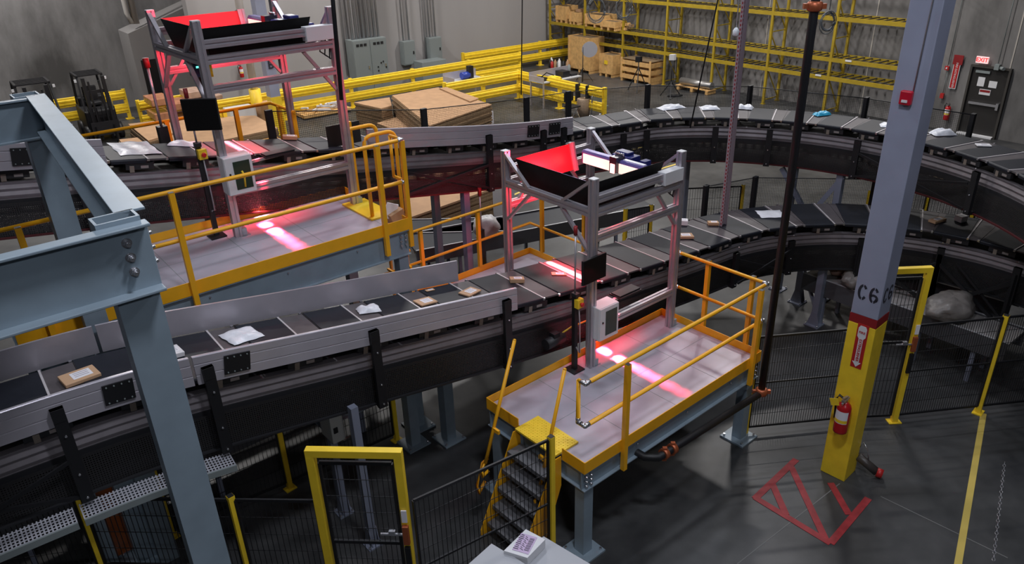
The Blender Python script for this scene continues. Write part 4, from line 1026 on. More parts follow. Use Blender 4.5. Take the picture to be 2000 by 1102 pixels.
for y in ys:
    mb = MB(); a = f50(S0-.02, y, ZD-.0); b = f50(S0-.10-run*NS, y, .1)
    mb.prism([f50(S0, y-.006, ZD-.02), f50(S0-.10, y-.006, ZD-.02), f50(S0-.22-run*NS, y-.006, .12), f50(S0-.22-run*NS, y-.006, 0), f50(S0+.02-run*(NS-1), y-.006, 0), f50(S0+.0, y-.006, ZD-.42)], f50.N*.012, 0); mb.build('stringer', ORANGE, P1)
def handrail(y, s):
    a = f50(S0+.15, y, ZD+.93); b = f50(S0-.75, y, .78); r = .020
    h = rail(P1, 'handrail', [a, f50(S0-.62, y, ZD-.55+.32), f50(S0-.80, y, ZD-.55+.02)], r, False)
    mb = MB(); mb.tube([f50(S0-.30, y, ZD+.06), f50(S0-.30, y-s*.0, ZD-.0), f50(S0-.34, y-s*.04, ZD-.12)], .018)
    mb.tube([f50(S0-.55, y+s*.03, ZD-.10), f50(S0-.60, y+s*.03, ZD-.05), f50(S0-.66, y+s*.03, ZD-.10), f50(S0-.82, y+s*.03, ZD-.62), f50(S0-.80, y, ZD-.70)], .018); mb.build('rail_bracket', ORANGE, h)
# slanted handrails placed from their seen tops
def slanted(pt, zt, pb, zb, lab_, y):
    a = P(*pt, zt); b = P(*pb, zb)
    mb = MB(); mb.tube([a, b], .021, 0, 12); mb.lathe(a-UP*.0, [(.021, 0), (.018, .012), (.006, .018)], 0, 10, (a-b).normalized())
    mb.tube([b, b-f50.D*.06-UP*.06, b-f50.D*.05-UP*.16, b+f50.D*.04-UP*.13], .018); c = a+(b-a)*.72; e = V((c.x, c.y, c.z))
    mb.beam(e, e-f50.N*(.10 if y else -.10), .03, .05); mb.build('handrail', ORANGE, P1)
slanted((1005, 665), ZD+.93, (948, 905), ZD-.35, '', 1)
slanted((1103, 722), ZD+.93, (1052, 965), ZD-.55, '', 0)
mb = MB(); a = P(945, 900, ZD-.35)
for off in (0, .16): mb.tube([a+f50.D*.06, a-f50.D*.02-UP*.02, a-f50.D*.12-UP*.30, a-f50.D*.10-UP*.42, a-f50.D*.0-UP*.30], .017)
mb.build('rail_loop', ORANGE, P1)
# far walkway beyond the lower conveyor
fw0, fw1 = 5.2, 7.98
P3 = platform(f50, fw0-2.2, fw1, 7.25, 9.0, ZD, 'narrow walkway with orange railing on the far side of the lower conveyor',
    [(6.02-.25, 9.0, 0, ZD+1.05, ZD+.1), (7.03-.15, 9.0, 0, ZD+1.05, ZD+.1), (8.0, 8.70, 0, ZD+1.05, ZD+.1), (8.0, 7.72, 0, ZD+1.05, ZD+.1)],
    [(fw0-2.2, 9.0, fw1, 9.0), (fw1, 9.0, fw1, 7.25)], [(fw0, 8.9), (fw1-.1, 8.9), (fw1-.1, 7.4)], .2)
rail(P3, 'top_rail', [f50(4.9, 9.0, ZD+1.07), f50(8.0, 9.0, ZD+1.07), f50(8.0, 7.6, ZD+1.07)], .02, False)
rail(P3, 'mid_rail', [f50(4.9, 9.0, ZD+.55), f50(8.0, 9.0, ZD+.55), f50(8.0, 7.6, ZD+.55)], .02, False)

# upper platform
f52 = frame(51.5); Z2 = 3.10
A0, A1, B0, B1 = .2, 4.53, 7.75, 9.46
P2 = platform(f52, A0, A1, B0, B1, Z2, 'upper raised work platform with orange railing at the left of the photo',
    [(2.0-.16, B0-.03, 0, Z2+1.10, Z2-.30), (4.18, B0-.03, 0, Z2+1.10, Z2-.30), (.5, B0-.03, 0, Z2+1.10, Z2-.30)],
    [(A0, B0, A1, B0), (A1, B0, A1, B0+.28), (A1, B1-.3, A1, B1), (A1, B1, A0, B1)],
    [(A0+.12, B0+.1), (A1-.1, B0+.1), (A0+.12, B1-.1), (A1-.1, B1-.1)], .34)
for zz, nm in ((Z2+1.09, 'top_rail'), (Z2+.57, 'mid_rail')):
    rail(P2, nm, [f52(A0+.1, B0+.03, zz), f52(A1+.03, B0+.03, zz), f52(A1+.03, B0+.30, zz)], .021, True)
rail(P2, 'end_riser', [f52(A1+.03, B0+.30, Z2+1.09), f52(A1+.03, B0+.30, Z2+.57)], .02, False)
MB().beam(f52(A1+.03, B0+.03, Z2-.3), f52(A1+.03, B0+.03, Z2+1.08), .055, .055, 0, f52.D).build('guard_post', ORANGE, P2)
MB().beam(f52(A1+.03, B1-.35, Z2-.2), f52(A1+.03, B1-.35, Z2+1.08), .055, .055, 0, f52.D).build('guard_post', ORANGE, P2)
mb = MB(); mb.box(f52(A1-.1, (B0+B1)/2, Z2+.014), (.34, .8, .022), 0, f52.D, f52.N); mb.build('landing_plate', YEL, P2)
# hooped ladder rails at the end of the upper platform
t = thing('ladder_hoops', 'pair of orange hooped ladder grab rails at the end of the upper platform', 'ladder', f52(A1+.2, B0+.6, 0))
def srel(px, z, n, fr=f52):
    lo, hi = -6., 12.
    for _ in range(40):
        m = (lo+hi)/2
        if proj(fr(m, n, z))[0] < px: lo = m
        else: hi = m
    return lo
for n_, xl, xr, hh in ((B0+.55, 711, 772, 1.07), (B0+1.20, 672, 735, 1.02)):
    zt_ = Z2+hh; sl_ = srel(xl, zt_-.1, n_); sr_ = srel(xr, zt_-.1, n_); cr = .11
    pts = [f52(sl_, n_, Z2+.01), f52(sl_, n_, zt_-cr)]+[f52(sl_+cr-cr*math.cos(k*math.pi/8), n_, zt_-cr+cr*math.sin(k*math.pi/8)) for k in range(1, 5)]
    pts += [f52(sr_-cr+cr*math.sin(k*math.pi/8), n_, zt_-cr+cr*math.cos(k*math.pi/8)) for k in range(0, 5)]+[f52(sr_, n_, .4)]
    rail(t, 'hoop', pts, .025, False)
for i in range(9): MB().beam(f52(A1+.22, B0+.42, Z2-.05-i*.25), f52(A1+.22, B0+1.08, Z2-.05-i*.25), .03, .03).build('rung', ORANGE, t)
# torn carton standing at the platform end
t = thing('torn_carton', 'torn brown carton with white printed paper at the end of the upper platform', 'carton', f52(A1-.1, B0+.3, Z2))
q = f52(A1-.08, B0+.22, Z2)
MB().box(q+UP*.08+f52.D*.03, (.2, .16, .15), 0, (f52.D+UP*.3).normalized(), f52.N, (UP-f52.D*.3).normalized()).build('box', CARD, t)
MB().box(q+UP*.16-f52.D*.03, (.17, .015, .20), 0, (f52.D-UP*.45).normalized(), (f52.N*.8+UP*.2).normalized(), (UP+f52.D*.45).normalized()).build('printed_sheet', PAPER, t)

# railing on the far side of the upper conveyor
t = thing('far_railing', 'orange railing behind the upper conveyor and far tunnel', 'railing', P(190, 235, 4.0)-UP*4.0)
fr = f52; nb = 11.35
def srel(px, z, n, fr=f52):
    lo, hi = -6., 12.
    for _ in range(40):
        m = (lo+hi)/2
        if proj(fr(m, n, z))[0] < px: lo = m
        else: hi = m
    return lo
zt_ = 4.05; sa, sb = srel(150, zt_, nb), srel(529, zt_, nb)
rail(t, 'top_rail', [fr(sa, nb, zt_+.05), fr(sb, nb, zt_+.05), fr(sb, nb-.85, zt_+.05)], .022, False)
rail(t, 'mid_rail', [fr(sa, nb, zt_-.5), fr(sb, nb, zt_-.5), fr(sb, nb-.85, zt_-.5)], .022, False)
for px in (335, 468, 545, 590):
    if px < 530: p = fr(srel(px, zt_-.3, nb), nb, 0)
    else: p = fr(sb, nb-(.3 if px == 545 else .8), 0)
    MB().beam(p+UP*(zt_-1.0), p+UP*(zt_+.05), .06, .06, 0, fr.D).build('post', ORANGE, t)
MB().beam(fr(sa, nb, zt_-1.0), fr(sb, nb, zt_-1.0), .02, .16).build('toe_board', ORANGE, t)
MB().box(fr((sa+sb)/2, nb-.35, zt_-1.08), (sb-sa, .7, .03), 0, fr.D, fr.N).build('walkway', mat('dark_walkway', (.08, .08, .08), .6), t)
for s_ in (sa+.3, (sa+sb)/2, sb-.1): MB().beam(fr(s_, nb-.35, 0), fr(s_, nb-.35, zt_-1.1), .1, .1, 0, fr.D).build('leg', STEEL, t)

# ================================================================== SCAN TUNNELS
def gantry(fr, s, n, zb, L, Wd, top, lab, lights):
    t = thing('scan_tunnel', lab, 'scan tunnel', fr(s, n, zb)); D, N = fr.D, fr.N; g = lambda a, b, z: fr(s+a, n+b, zb+z)
    def ex(a, b, nm='frame_bar', up=UP, m=ALU, parent=t): return MB().prof(a, b, EXT, 0, up).build(nm, m, parent)
    for (a, b) in ((0, 0), (L, 0), (0, Wd), (L, Wd)):
        ex(g(a, b, 0), g(a, b, top), 'post', N)
        mb = MB(); mb.box(g(a+.07, b, .05), (.06, .09, .10), 0, D, N); mb.box(g(a+.09, b, .006), (.10, .09, .012), 0, D, N); mb.build('foot_bracket', mat('zinc_foot', (.42, .5, .55), .35, .5), t)
        MB().box(g(a, b, top+.006), (.09, .09, .012), 0, D, N).build('post_cap', WHITE, t)
    e = .045
    for z in (top-.25, top-.42): ex(g(e, 0, z), g(L-e, 0, z)); ex(g(e, Wd, z), g(L-e, Wd, z))
    ex(g(e, 0, 1.80), g(L-e, 0, 1.80)); ex(g(e, Wd, 1.80), g(L-e, Wd, 1.80)); ex(g(e, 0, .57), g(L-e, 0, .57))
    z = top-.42
    ex(g(0, e, z), g(0, Wd-e, z)); ex(g(L, e, z), g(L, Wd-e, z))
    def brace(a, b, up=UP): MB().beam(a, b, .035, .05, 0, up).build('brace', ALU, t)
    brace(g(-.02, .03, top-.03), g(-.02, .50, z+.04), D); brace(g(-.02, Wd-.03, top-.03), g(-.02, Wd-.48, z+.04), D)
    brace(g(-.02, .52, z-.05), g(-.02, .04, z-.50), D); brace(g(-.02, Wd-.50, z-.05), g(-.02, Wd-.05, z-.50), D)
    brace(g(L, Wd-.03, top-.03), g(L, Wd-.45, z+.04), D); brace(g(L, .03, top-.03), g(L, .45, z+.04), D)
    brace(g(L-.42, 0, z-.05), g(L-.05, 0, z-.55), N); brace(g(L-.42, Wd, z-.05), g(L-.05, Wd, z-.55), N); brace(g(.4, Wd, z-.05), g(.05, Wd, z-.5), N)
    # black shroud: open box flaring upward
    SH = mat('shroud_black', (.004, .004, .004), .6, spec=.2)
    b0 = [g(.16, .16, z-.02), g(L*.80, .16, z-.02), g(L*.80, Wd-.20, z-.02), g(.16, Wd-.20, z-.02)]
    t0 = [g(.08, .09, z+.33), g(L*.86, .09, z+.33), g(L*.80, Wd-.12, z+.33), g(.08, Wd-.12, z+.33)]
    c = sum(b0, V((0, 0, 0)))/4
    for i, j in ((0, 1), (3, 0)):
        nn = (b0[j]-b0[i]).cross(UP).normalized()*.006; MB().hexa([b0[i], b0[j], b0[j]+nn, b0[i]+nn, t0[i], t0[j], t0[j]+nn, t0[i]+nn]).build('shroud_panel', SH, t)
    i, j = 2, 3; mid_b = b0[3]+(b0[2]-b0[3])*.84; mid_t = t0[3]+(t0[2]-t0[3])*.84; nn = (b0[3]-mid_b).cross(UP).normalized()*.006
    MB().hexa([mid_b, b0[3], b0[3]+nn, mid_b+nn, mid_t, t0[3], t0[3]+nn, mid_t+nn]).build('shroud_panel', mat('shroud_red_lit', (.30, .025, .035), .3), t)  # far panel coloured red: the red light on it is put into its colour
    ex(mid_b-UP*.03+nn*4, mid_t+UP*.01+nn*4, 'shroud_post', N)
    # scanner heads and illumination bar across the belt
    x = L*.72; bar = thing
    mb = MB(); a = g(x, .20, z+.20); b = g(x, Wd-.34, z+.20); mb.prof(a, b, [(-.07, -.09), (.08, -.09), (.08, .05), (.03, .085), (-.05, .085), (-.07, .06)]); ho = mb.build('illumination_bar', PURP, t)
    k = .60; ab = b-a
    for (u0, u1) in ((.03, .36), (.47, .97)):
        p0 = a+ab*u0; p1 = a+ab*u1; MB().beam(p0-D*.076-UP*.02, p1-D*.076-UP*.02, .008, .13).build('led_face', LEDW, ho)
    mb = MB(); mb.box(a+ab*.415-D*.05+UP*.03, (.16, .12, .20), 0, D, N)
    mb.build('camera_head', mat('camera_dark', (.02, .015, .03), .3), ho)
    MB().box(a+ab*.415-D*.135-UP*.02, (.01, .07, .12), 0, D, N).build('red_window', LEDR, ho)
    mb = MB(); 
    for i in range(5): mb.lathe(a+ab*(.36+.03*i)+UP*.13, [(.012, 0), (.012, .03), (.005, .035)], 0, 8)
    mb.build('connector', CHROME, ho)
    MB().beam(a+ab*.02+UP*.088+D*.005, a+ab*.34+UP*.088+D*.005, .06, .006).build('white_reflector', mat('white_strip', (.8, .78, .85), .3), ho)
    MB().beam(g(.15, .30, z+.27), g(.15, .95, z+.27), .04, .04).build('cross_bar', PURP, t)
    mb = MB(); mb.box(g(L-.14, Wd*.50, z+.18), (.20, .34, .13), 0, D, N); mb.box(g(L-.13, Wd*.52, z+.265), (.13, .22, .04), 0, D, N); mb.box(g(L-.05, Wd*.34, z+.14), (.14, .10, .12), 0, D, N); mb.build('blue_scanner', mat('scanner_blue', (.012, .018, .13), .35), t, .012)
    mb = MB(); mb.box(g(L-.20, -.01, top-.27), (.36, .13, .17), 0, D, N); mb.build('junction_box', WHITE, t, .006)
    mb = MB()
    for i in range(4): mb.tube([g(L-.15+.05*i, .02, top-.36), g(L-.18+.06*i, .05, top-.50-.05*i), g(L-.02, .05, top-.62), g(L-.0, .055, .9-.1*i)], .008, 0, 6)
    mb.build('cable_bundle', BLACK, t)
    mb = MB(); mb.tube([g(L-.05, .01, top+.45 if top > 2.6 else top-.2), g(L+.02, .055, top-.5), g(L+.02, .055, .5)], .014, 0, 8); mb.build('cable_sleeve', BLACK, t)
    RED = (1, .03, .06)   # red light over the belt and out over the deck
    q0 = g(.50, Wd*.52, z+.02); area('scan_line_light', q0, q0-UP*2, .018, Wd*.62, lights[0], (1, .16, .18), 6); q9 = g(.50, Wd*.52, z+.0); area('scan_halo_light', q9, q9-UP*2, .05, Wd*.55, lights[0]*.35, RED, 45)
    bpy.data.objects[-1] if False else None
    q1 = g(L*.46, Wd*.40, z+.12); area('scan_fill_light', q1, q1+N*.9-D*.25+UP*.0, .6, .16, lights[1], RED, 100)
    q2 = g(L*.45, Wd*.3, z-.02); area('scan_under_light', q2, q2-UP*1+D*.2, .25, .25, lights[2], RED, 150)
    return t, g
def orient_strip(o, D, N): pass
f51 = frame(51.3)
ftA = V((.98, 8.31, 0)); sA = ftA.dot(f51.D); nA = ftA.dot(f51.N)
G1, g1 = gantry(f51, sA, nA, ZD, 1.57, 1.62, 2.54, 'near aluminium scan tunnel glowing red over the lower conveyor', (70, 26, 9))
ftB = P(466, 462, Z2); sB = ftB.dot(f52.D); nB = ftB.dot(f52.N)
G2, g2 = gantry(f52, sB, nB, Z2, 1.62, 1.68, 2.54, 'far aluminium scan tunnel glowing red over the upper conveyor', (70, 18, 6))
# make the scan line lamps run straight across the belt, and throw a second line on the deck
for o in list(bpy.data.objects):
    if o.name.startswith('scan_line_light') or o.name.startswith('scan_halo_light'):
        fr = f51 if o.location.y < 9.6 and o.location.x > 0 else f52
        X, Y = fr.D, fr.N; Z = X.cross(Y); o.matrix_world = Matrix(((X.x, Y.x, Z.x, o.location.x), (X.y, Y.y, Z.y, o.location.y), (X.z, Y.z, Z.z, o.location.z), (0, 0, 0, 1)))
def deck_line(g, fr, a, b0, z0, tgt_b, power, ln=.30, spread=16, wd=.3):
    src = g(a, b0, z0); tg = g(a, tgt_b, 0); Z = (src-tg).normalized(); X = fr.D; Y = Z.cross(X).normalized()
    o = area('deck_line_light', src, tg, ln, wd, power, (1, .04, .09), spread)
    o.matrix_world = Matrix(((X.x, Y.x, Z.x, src.x), (X.y, Y.y, Z.y, src.y), (X.z, Y.z, Z.z, src.z), (0, 0, 0, 1)))
for g_, fr_, u_0 in ((g1, f51, .41), (g2, f52, .41)):
    for v_, pw in ((.17, 9), (.10, 9)):
        deck_line(g_, fr_, u_0, v_, 1.70, v_, pw, .05, 6, .08)
    for tb, pw, sp in ((-.05, 9, 6), (-.13, 11, 6), (-.24, 7, 6), (-.40, 3.0, 7), (-.58, 2.2, 7), (-.76, 1.5, 7), (-.95, .8, 7), (-1.15, .4, 7)):
        deck_line(g_, fr_, u_0, -.07, 1.74, tb, pw, .05, sp, .10)

def station(g, fr, zb, sfx, mon, mon_size, estop, pole_px, pole_z, cab, andon, keyb=None):
    D, N = fr.D, fr.N
    # electrical cabinet with window on the near post
    c = g(*cab); X, Y = (D*.97-N*.24).normalized(), None; X = D; 
    t = thing('control_cabinet', 'white control cabinet with a dark window on the '+sfx+' tunnel post', 'cabinet', c-UP*.24)
    MB().box(c, (.34, .20, .46), 0, D, N).build('enclosure', WHITE, t, .008)
    dr = MB().box(c-N*.108, (.33, .014, .45), 0, D, N).build('door', WHITE, t, .004)
    MB().box(c-N*.117+D*.03, (.20, .006, .34), 0, D, N).build('window', GLASSD, dr)
    mb = MB(); mb.cyl(c-N*.115-D*.12+UP*.03, c-N*.125-D*.12+UP*.03, .012, 0, 8); mb.build('lock', BLACK, dr)
    if sfx == 'far':
        mb = MB(); mb.tube([c-N*.1205+D*.03-UP*.15, c-N*.1205+D*.04+UP*.0, c-N*.1205+D*.02+UP*.05], .012, 0, 6); mb.build('yellow_wire', YEL, dr)
    # monitor
    m = g(*mon); w_, h_ = mon_size; FX = mon_rot[sfx]; Xm = (D*math.cos(FX)+N*math.sin(FX)); Nm = Xm.cross(UP)
    t = thing('monitor', 'black flat monitor on an arm at the '+sfx+' scan tunnel', 'monitor', m-UP*h_/2)
    MB().box(m, (w_, .035, h_), 0, Xm, Nm, UP).build('housing', BLACK, t, .004)
    MB().box(m+Nm*.02, (w_-.02, .004, h_-.02), 0, Xm, Nm, UP).build('screen', SCREEN, t)
    arm = g(.0, -.05, mon[2]); MB().tube([m-Nm*.02, m-Nm*.08, arm], .016).build('arm', BLACK, t)
    # black pedestal with e-stop
    p = P(*pole_px, zb); t = thing('control_post', 'black pedestal with a yellow emergency stop box at the '+sfx+' tunnel', 'control post', p)
    zt = pole_z; MB().box(p+UP*(zt/2), (.055, .055, zt), 0, D, N).build('pole', BLACK, t)
    mb = MB(); mb.box(p+UP*.01, (.19, .19, .02), 0, D, N); mb.build('base_plate', BLACK, t)
    es = p+UP*(zt-.10)-N*.05+D*.02; bx = MB().box(es, (.10, .07, .12), 0, D, N).build('stop_box', YEL, t, .005)
    mb = MB(); mb.lathe(es-N*.033, [(.018, 0), (.018, .02), (.028, .022), (.028, .036), (.02, .042)], 0, 14, -N); mb.build('stop_button', mat('stop_red', (.6, .02, .02), .35), bx)
    MB().box(p+UP*(zt+.01)-N*.01, (.07, .09, .05), 0, D, N).build('top_cap', DARK, t, .006)
    mb = MB(); mb.tube([es-UP*.06, es-UP*.3-N*.02, es-UP*.7-N*.02, p+UP*.35-N*.03, p+UP*.3], .008, 0, 6); mb.build('wire', mat('grey_wire', (.35, .33, .36), .5), t)
    mb = MB(); mb.cyl(p+UP*zt, p+UP*(zt+andon), .012, 0, 8); mb.build('lamp_stalk', ALU, t); MB().cyl(p+UP*(zt+andon), p+UP*(zt+andon+.11), .024, 0, 12).build('signal_lamp', DRED, t)
    if keyb:
        k = g(*keyb); t = thing('keyboard_tray', 'dark keyboard tray folded out beside the '+sfx+' tunnel belt', 'tray', k)
        MB().box(k, (.40, .20, .02), 0, D, N, UP).build('tray', DARK, t); MB().box(k+UP*.02, (.38, .16, .02), 0, D, N).build('keyboard', BLACK, t, .004)
        MB().beam(k+UP*-.02, g(.05, 0, keyb[2]-.02), .04, .03).build('tray_arm', ALU, t)
mon_rot = {'near': math.radians(2), 'far': math.radians(-38)}
station(g1, f51, ZD, 'near', (-.09, -.12, 1.47), (.40, .32), None, (1122, 722), 1.08, (.17, -.04, .66), .80, (.68, .05, .83))
station(g2, f52, Z2, 'far', (-.16, -.08, 1.56), (.40, .36), None, (424, 462), 1.16, (.12, -.04, .80), .55, (.70, .06, .90))
# twin stack light on slim post left of the near tunnel
p = P(944, 520, ZD); 
t = thing('signal_post', 'slim post with a dark red lamp beyond the lower conveyor left of the near tunnel', 'signal post', V((p.x, p.y, ZD)))
zt = zat(p, 382); MB().cyl(V((p.x, p.y, 1.95)), V((p.x, p.y, zt)), .013).build('stalk', ALU, t); MB().cyl(V((p.x, p.y, zt)), V((p.x, p.y, zt+.14)), .032).build('lamp', DRED, t); MB().box(V((p.x, p.y, 1.62)), (.07, .07, .66), 0, f50.D, f50.N).build('post', BLACK, t)
p = fr_ = f52(srel(322, 4.0, nB+1.75), nB+1.75, 0); zt = zat(p, 132)
t = thing('signal_post', 'slim pink-lit post with a dark lamp at the left of the far tunnel', 'signal post', V((p.x, p.y, 3.6)))
MB().cyl(V((p.x, p.y, 4.2)), V((p.x, p.y, zt)), .018).build('stalk', ALU, t); MB().cyl(V((p.x, p.y, zt)), V((p.x, p.y, zt+.12)), .04).build('lamp', DRED, t); MB().box(V((p.x, p.y, 3.9)), (.12, .12, .6), 0, f52.D, f52.N).build('socket', BLACK, t)
# black guard box on the upper belt
s_, v_ = C2.find(650, 275); q, h = C2.at(s_+.05); D_ = V((math.sin(h), math.cos(h), 0)); N_ = V((-math.cos(h), math.sin(h), 0)); q = C2.pt(s_+.0, -.28, .0)
tag(MB().box(q+UP*.17+N_*.0, (.50, .02, .30), 0, D_, N_).build('guard_panel', BLACK), 'black guard panel standing at the belt edge right of the far tunnel', 'panel')
# blue-green reader unit hanging by the far tunnel
q = g2(.10, .55, 1.95)
t = thing('barcode_reader', 'dark reader unit with small blue and green lights at the far tunnel', 'reader', q-UP*.1)
MB().box(q, (.16, .20, .16), 0, f52.D, f52.N).build('reader_body', mat('reader_navy', (.02, .03, .08), .35), t, .01); MB().box(q-f52.N*.103+UP*.04, (.1, .004, .02), 0, f52.D, f52.N).build('status_lights', mat('status_glow', (.1, .5, .6), .4, emit=(.1, .9, .6), estr=3), t)
MB().box(q+f52.D*.10-f52.N*.02, (.05, .2, .18), 0, f52.D, f52.N).build('yellow_side', YEL, t)
MB().beam(q-UP*.08, q-UP*.72, .05, .05, 0, f52.N).build('stem', BLACK, t)

# ================================================================== FOREGROUND STEEL FRAME
fF = frame(51); zT = 5.335; SC = .735
w_ = .27; c0 = P(222, 424, zT); cA = V((c0.x, c0.y, 0))
t = thing('structural_steelwork', 'large blue-grey bolted steel frame of columns and beams at the left foreground', 'steel frame', cA)
w_ = .275*SC; th = .013
for s in (-1, 1):
    MB().box(cA+fF.N*s*(w_/2-th/2)*.62+UP*(zT/2), (w_, th, zT), 0, fF.D, fF.N).build('column_plate', STEEL, t); MB().box(cA+fF.D*s*(w_/2-th/2)+UP*(zT/2), (th, w_*.62-2*th, zT), 0, fF.D, fF.N).build('column_plate', STEEL, t)
hb = .50*SC; yb = -w_*.31   # channel beam in front of the column
front = cA+fF.N*yb
bl = front-fF.D*3.2; br = front+fF.D*(w_/2+.02)
mb = MB(); zc = zT-.02
mb.beam(bl-fF.N*.008+UP*(zc-hb/2), br-fF.N*.008+UP*(zc-hb/2), .014, hb-.02)
for zz, k in ((zc-.01, 1), (zc-hb+.01, 1)): mb.beam(bl-fF.N*.045+UP*zz, br-fF.N*.045+UP*zz, .085, .016)
cb = mb.build('channel_beam', STEEL, t, .004)
mb = MB()
for i, z in enumerate((-.13*SC, -.235*SC, -.34*SC)):
    p = front+fF.D*(.01)-fF.N*.014+UP*(zc+z); mb.cyl(p, p-fF.N*.006, .025, 0, 16); mb.cyl(p-fF.N*.006, p-fF.N*.026, .019, 0, 6); mb.cyl(p-fF.N*.026, p-fF.N*.045, .011, 0, 10)
    for dz in (0,): 
        p2 = front+fF.D*(w_/2+.0)+fF.N*(.05)+UP*(zc+z); mb.cyl(p2, p2+fF.D*.02, .015, 0, 6); mb.cyl(p2+fF.D*.02, p2+fF.D*.045, .009, 0, 10)
mb.build('bolt', CHROME, cb)
fB2 = frame(-35.2)   # beam running back to the second column
d2 = fB2.D; cB = cA+d2*5.15*SC; nB2 = fB2.N
off = fF.D*.085+fF.N*.05
a = cA+off+UP*zT; b = cB+UP*zT+fF.D*.07-d2*.07
mb = MB(); mb.beam(a-UP*.007, b-UP*.007, .145, .014); mb.beam(a-UP*(.30), b-UP*(.30), .145, .014); mb.beam(a-UP*.154, b-UP*.154, .01, .278); mb.build('cross_beam', STEEL, t, .003)
for s in (-1, 1):
    MB().box(cB+fF.N*s*(w_/2-th/2)+UP*(zT/2), (w_, th, zT), 0, fF.D, fF.N).build('column_plate', STEEL, t); MB().box(cB+fF.D*s*(w_/2-th/2)+UP*(zT/2), (th, w_-2*th, zT), 0, fF.D, fF.N).build('column_plate', STEEL, t)
bl = cB-fF.N*.12-fF.D*2.6; br = cB-fF.N*.12
mb = MB(); mb.beam(bl+UP*(zT-.18), br+UP*(zT-.18), .012, .32); [mb.beam(bl-fF.N*.035+UP*z, br-fF.N*.035+UP*z, .07, .014) for z in (zT-.015, zT-.345)]; mb.build('channel_beam', STEEL, t)

# ================================================================== HANGING SERVICES
# black riser pipe
pz = P(1487, 765, 1.02); b = V((pz.x, pz.y, 0))
t = thing('riser_pipe', 'black vertical sprinkler riser with copper-red clamps by the near platform corner', 'pipe', b+UP*.95)
MB().cyl(b+UP*.98, b+UP*10.5, .045, 0, 16).build('pipe_run', BLACK, t)
zj = zat(b, 12)
for z in (zj, 1.02):
    mb = MB(); mb.lathe(b+UP*(z-.05), [(.055, 0), (.075, .015), (.075, .085), (.055, .10)], 0, 18); [mb.box(b+RV*s*.09+UP*z, (.05, .04, .05), 0) for s in (-1, 1)]; mb.build('pipe_clamp', RUST, t)
# low horizontal black pipe from the riser to the front left, under the platform edge
p1 = P(1308, 882, .75); p0 = V((b.x, b.y, 1.0)); p1 = V((p1.x, p1.y, .98)) if False else P(1308, 880, 1.0)
dd = (p1-p0).normalized(); MB().tube([p0, p1+dd*.20, p1+dd*.30+f50.N*.10, p1+dd*.32+f50.N*1.2], .045, 0, 14).build('branch_pipe', BLACK, t)
for k in (-.05, .09):
    mb = MB(); q = p1+dd*k; mb.cyl(q-dd*.03, q+dd*.03, .068, 0, 16); mb.box(q+UP*.07, (.05, .04, .04), 0); mb.box(q-UP*.07, (.05, .04, .04), 0); mb.build('pipe_clamp', RUST, t)
# perforated strut hanging behind the near tunnel
q1 = P(1405, 512, 1.3); b = V((q1.x, q1.y, 0)); 
t = thing('slotted_strut', 'long perforated metal strut with red glow painted into its holes, hanging behind the near tunnel', 'strut', b+UP*1.0)
fx = frame(50); mb = MB(); ln = 9.0; w2 = .13
mb.box(b+UP*5.5+fx.N*.022, (w2, .004, ln), 0, fx.D, fx.N); [mb.box(b+UP*5.5+fx.D*s*w2/2, (.004, .05, ln), 0, fx.D, fx.N) for s in (-1, 1)]; mb.build('channel', mat('galvanised_strut', (.40, .33, .37), .45, .3), t)
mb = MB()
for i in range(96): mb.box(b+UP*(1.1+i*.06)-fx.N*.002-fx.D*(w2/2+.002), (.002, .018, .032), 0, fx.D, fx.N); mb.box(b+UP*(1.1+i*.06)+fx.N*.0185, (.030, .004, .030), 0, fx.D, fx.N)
mb.build('glow_red_slots', DRED, t)  # dark red here paints the red glow into the strut's holes
# thin hanging cables
def hang(px0, py0, px1, py1, z1, lab, r=.012, m=BLACK):
    a = P(px1, py1, z1); d = ray(px0, py0); k = (a.y)/d.y*1.0; q = V((0, 0, H))+d*k
    mb = MB(); mb.tube([a, q, q+(q-a)*.8], r, 0, 8); tag(mb.build('hanging_cable', m), lab, 'cable')
hang(1402, 0, 1348, 250, 3.3, 'thin black cable slanting down to the upper curve')
hang(1020, 0, 1018, 185, .9, 'thin black cable dropping beside the workbenches', .02)
hang(650, 0, 667, 195, 4.9, 'black cable sleeve along the right post of the far tunnel', .022)
q = P(1437, 64, 5.0); mb = MB(); mb.lathe(q-UP*.05, [(.02, 0), (.045, .02), (.045, .08), (.015, .12)], 0, 12); mb.cyl(q+UP*.07, q+UP*5, .008); tag(mb.build('pull_handle', mat('handle_white', (.8, .85, .9), .3)), 'small white handle hanging on a cord by the perforated strut', 'handle')  # plain white handle, no emission

